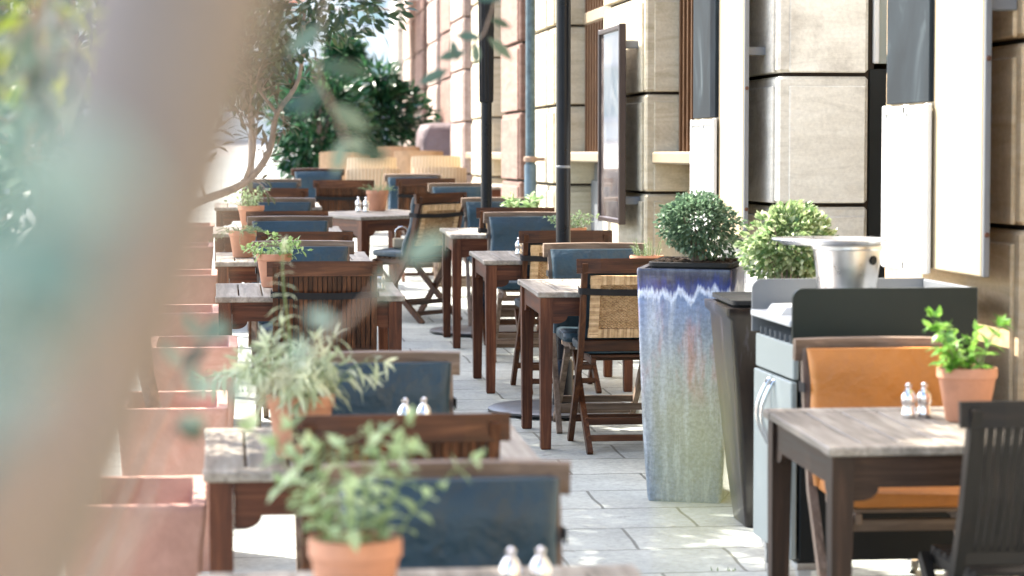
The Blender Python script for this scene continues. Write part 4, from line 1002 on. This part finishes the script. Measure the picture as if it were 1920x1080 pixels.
# covered pile
t = tag(MB().build('x', M_cover), '', ''); bpy.data.objects.remove(t)
m = MB(); rc = random.Random(2); rings = []
for (k, z, r_) in ((1.02, 0, .05), (1.0, .5, .06), (.98, 1.02, .07), (.95, 1.17, .09), (.84, 1.24, .10), (.4, 1.265, .1)):
    rings.append([(p[0] + rc.uniform(-.015, .015), p[1] + rc.uniform(-.015, .015), p[2] + rc.uniform(-.012, .012)) for p in rrect(.66 * k, .9 * k, r_ * k, z, 7)])
m.loft(rings, caps=(False, True)); o = m.build('covered_pile', M_cover, None, None, False); o.location = (2.84, 30.9, gz(30.9)); tag(o, 'waist-high pile under a greyish purple cover against the wall', 'covered pile')
# round topped laurels
def laurel(x, y, zc, R, H_, label, seed, n):
    t = thing('laurel_tree', label, 'tree', (x, y, gz(y)), 0, 'dark evergreen trees at the far end'); zc -= gz(y)
    m = MB(); m.tube([(0, 0, 0), (.03, 0, zc * .5), (0, 0, zc)], [.06, .05, .04], 10)
    r = random.Random(seed)
    for k in range(9):
        d_ = rv(r).normalized(); m.tube([(0, 0, zc - R * .6), (d_.x * R * .4, d_.y * R * .4, zc + d_.z * H_ * .3), (d_.x * R * .8, d_.y * R * .8, zc + d_.z * H_ * .7)], [.03, .02, .008], 6)
    m.build('trunk', M_bark, t)
    m = MB(); crown(m, (0, 0, zc), (R, R, H_), n, .16, .052, seed, .25, .35, .30)
    for k in range(5):
        d_ = rv(r).normalized(); crown(m, (d_.x * R * .8, d_.y * R * .8, zc + d_.z * H_ * .8), (R * .4, R * .4, H_ * .4), n // 10, .16, .05, seed + k + 50, .1, .3)
    m.build('crown', G_dark, t)
laurel(1.95, 33.0, 2.22, .80, .62, 'dense dark laurel in front of the covered pile, right of the two', 61, 3600)
laurel(1.25, 31.0, 2.05, .55, .70, 'lower dark shrub filling the gap left of the big laurel', 67, 2200)
laurel(1.72, 33.9, 2.95, .28, .34, 'small dark treetop rising behind the big laurel', 71, 900)
laurel(.42, 36.0, 3.2, .7, .9, 'dark tree above the oleander branches, farthest left of the evergreens', 73, 2400)
laurel(-2.9, 30.0, 2.2, 1.0, 1.3, 'dark shrub across the street seen left of the foreground trunk', 79, 2200)
# sunlit building closing the street
fb = thing('pale_building', 'overexposed pale building closing the far end of the street', 'building', (0, 88, gz(88)))
m = MB(); m.box((-6, 4, 7), (60, 8, 16), .05); m.build('wall', plain('pale_render', (.82, .78, .68), .8, var=.06, sc=.4), fb)
m = MB(); m.prism([(-.6, 14.8), (4, 19), (8.6, 14.8)], 0, -37, 25); m.build('roof', plain('roof_tiles', (.30, .14, .09), .8), fb)
M_pw = plain('pale_teal_glass', (.42, .52, .46), .6)
for i in range(-9, 6):
    for j, z in enumerate((1.6, 5.0, 8.4, 11.6)):
        f = MB(); X_ = i * 2.9 + 2.4
        for (cx, cz, lx, lz) in ((X_, z + 1.0, 1.5, .16), (X_, z - 1.0, 1.6, .2), (X_ - .7, z, .14, 2), (X_ + .7, z, .14, 2), (X_, z, .08, 2)): f.box((cx, -.05, cz), (lx, .12, lz), .01)
        w_ = f.build('window', M_white, fb); p = MB(); p.box((X_, .0, z), (1.4, .02, 2), 0); p.build('pane', M_pw, w_)
# awning over the far shopfront
t = thing('awning', 'orange red awning over the far end of the terrace', 'awning', (3.15, 40, 4.1))
m = MB(); m.prism([(-.02, .62), (-2.4, .06), (-2.4, .02), (-.02, .58)], 1, -1.6, 1.6); m.build('canvas', M_awn, t)
m = MB(); m.box((-2.4, 0, -.07), (.02, 3.2, .2), .003); m.build('valance', M_awn, t)
for s_ in (-1.4, 1.4):
    m = MB(); m.tube([(0, s_, .05), (-2.35, s_, .02)], .02, 8); m.build('arm', M_white, t)
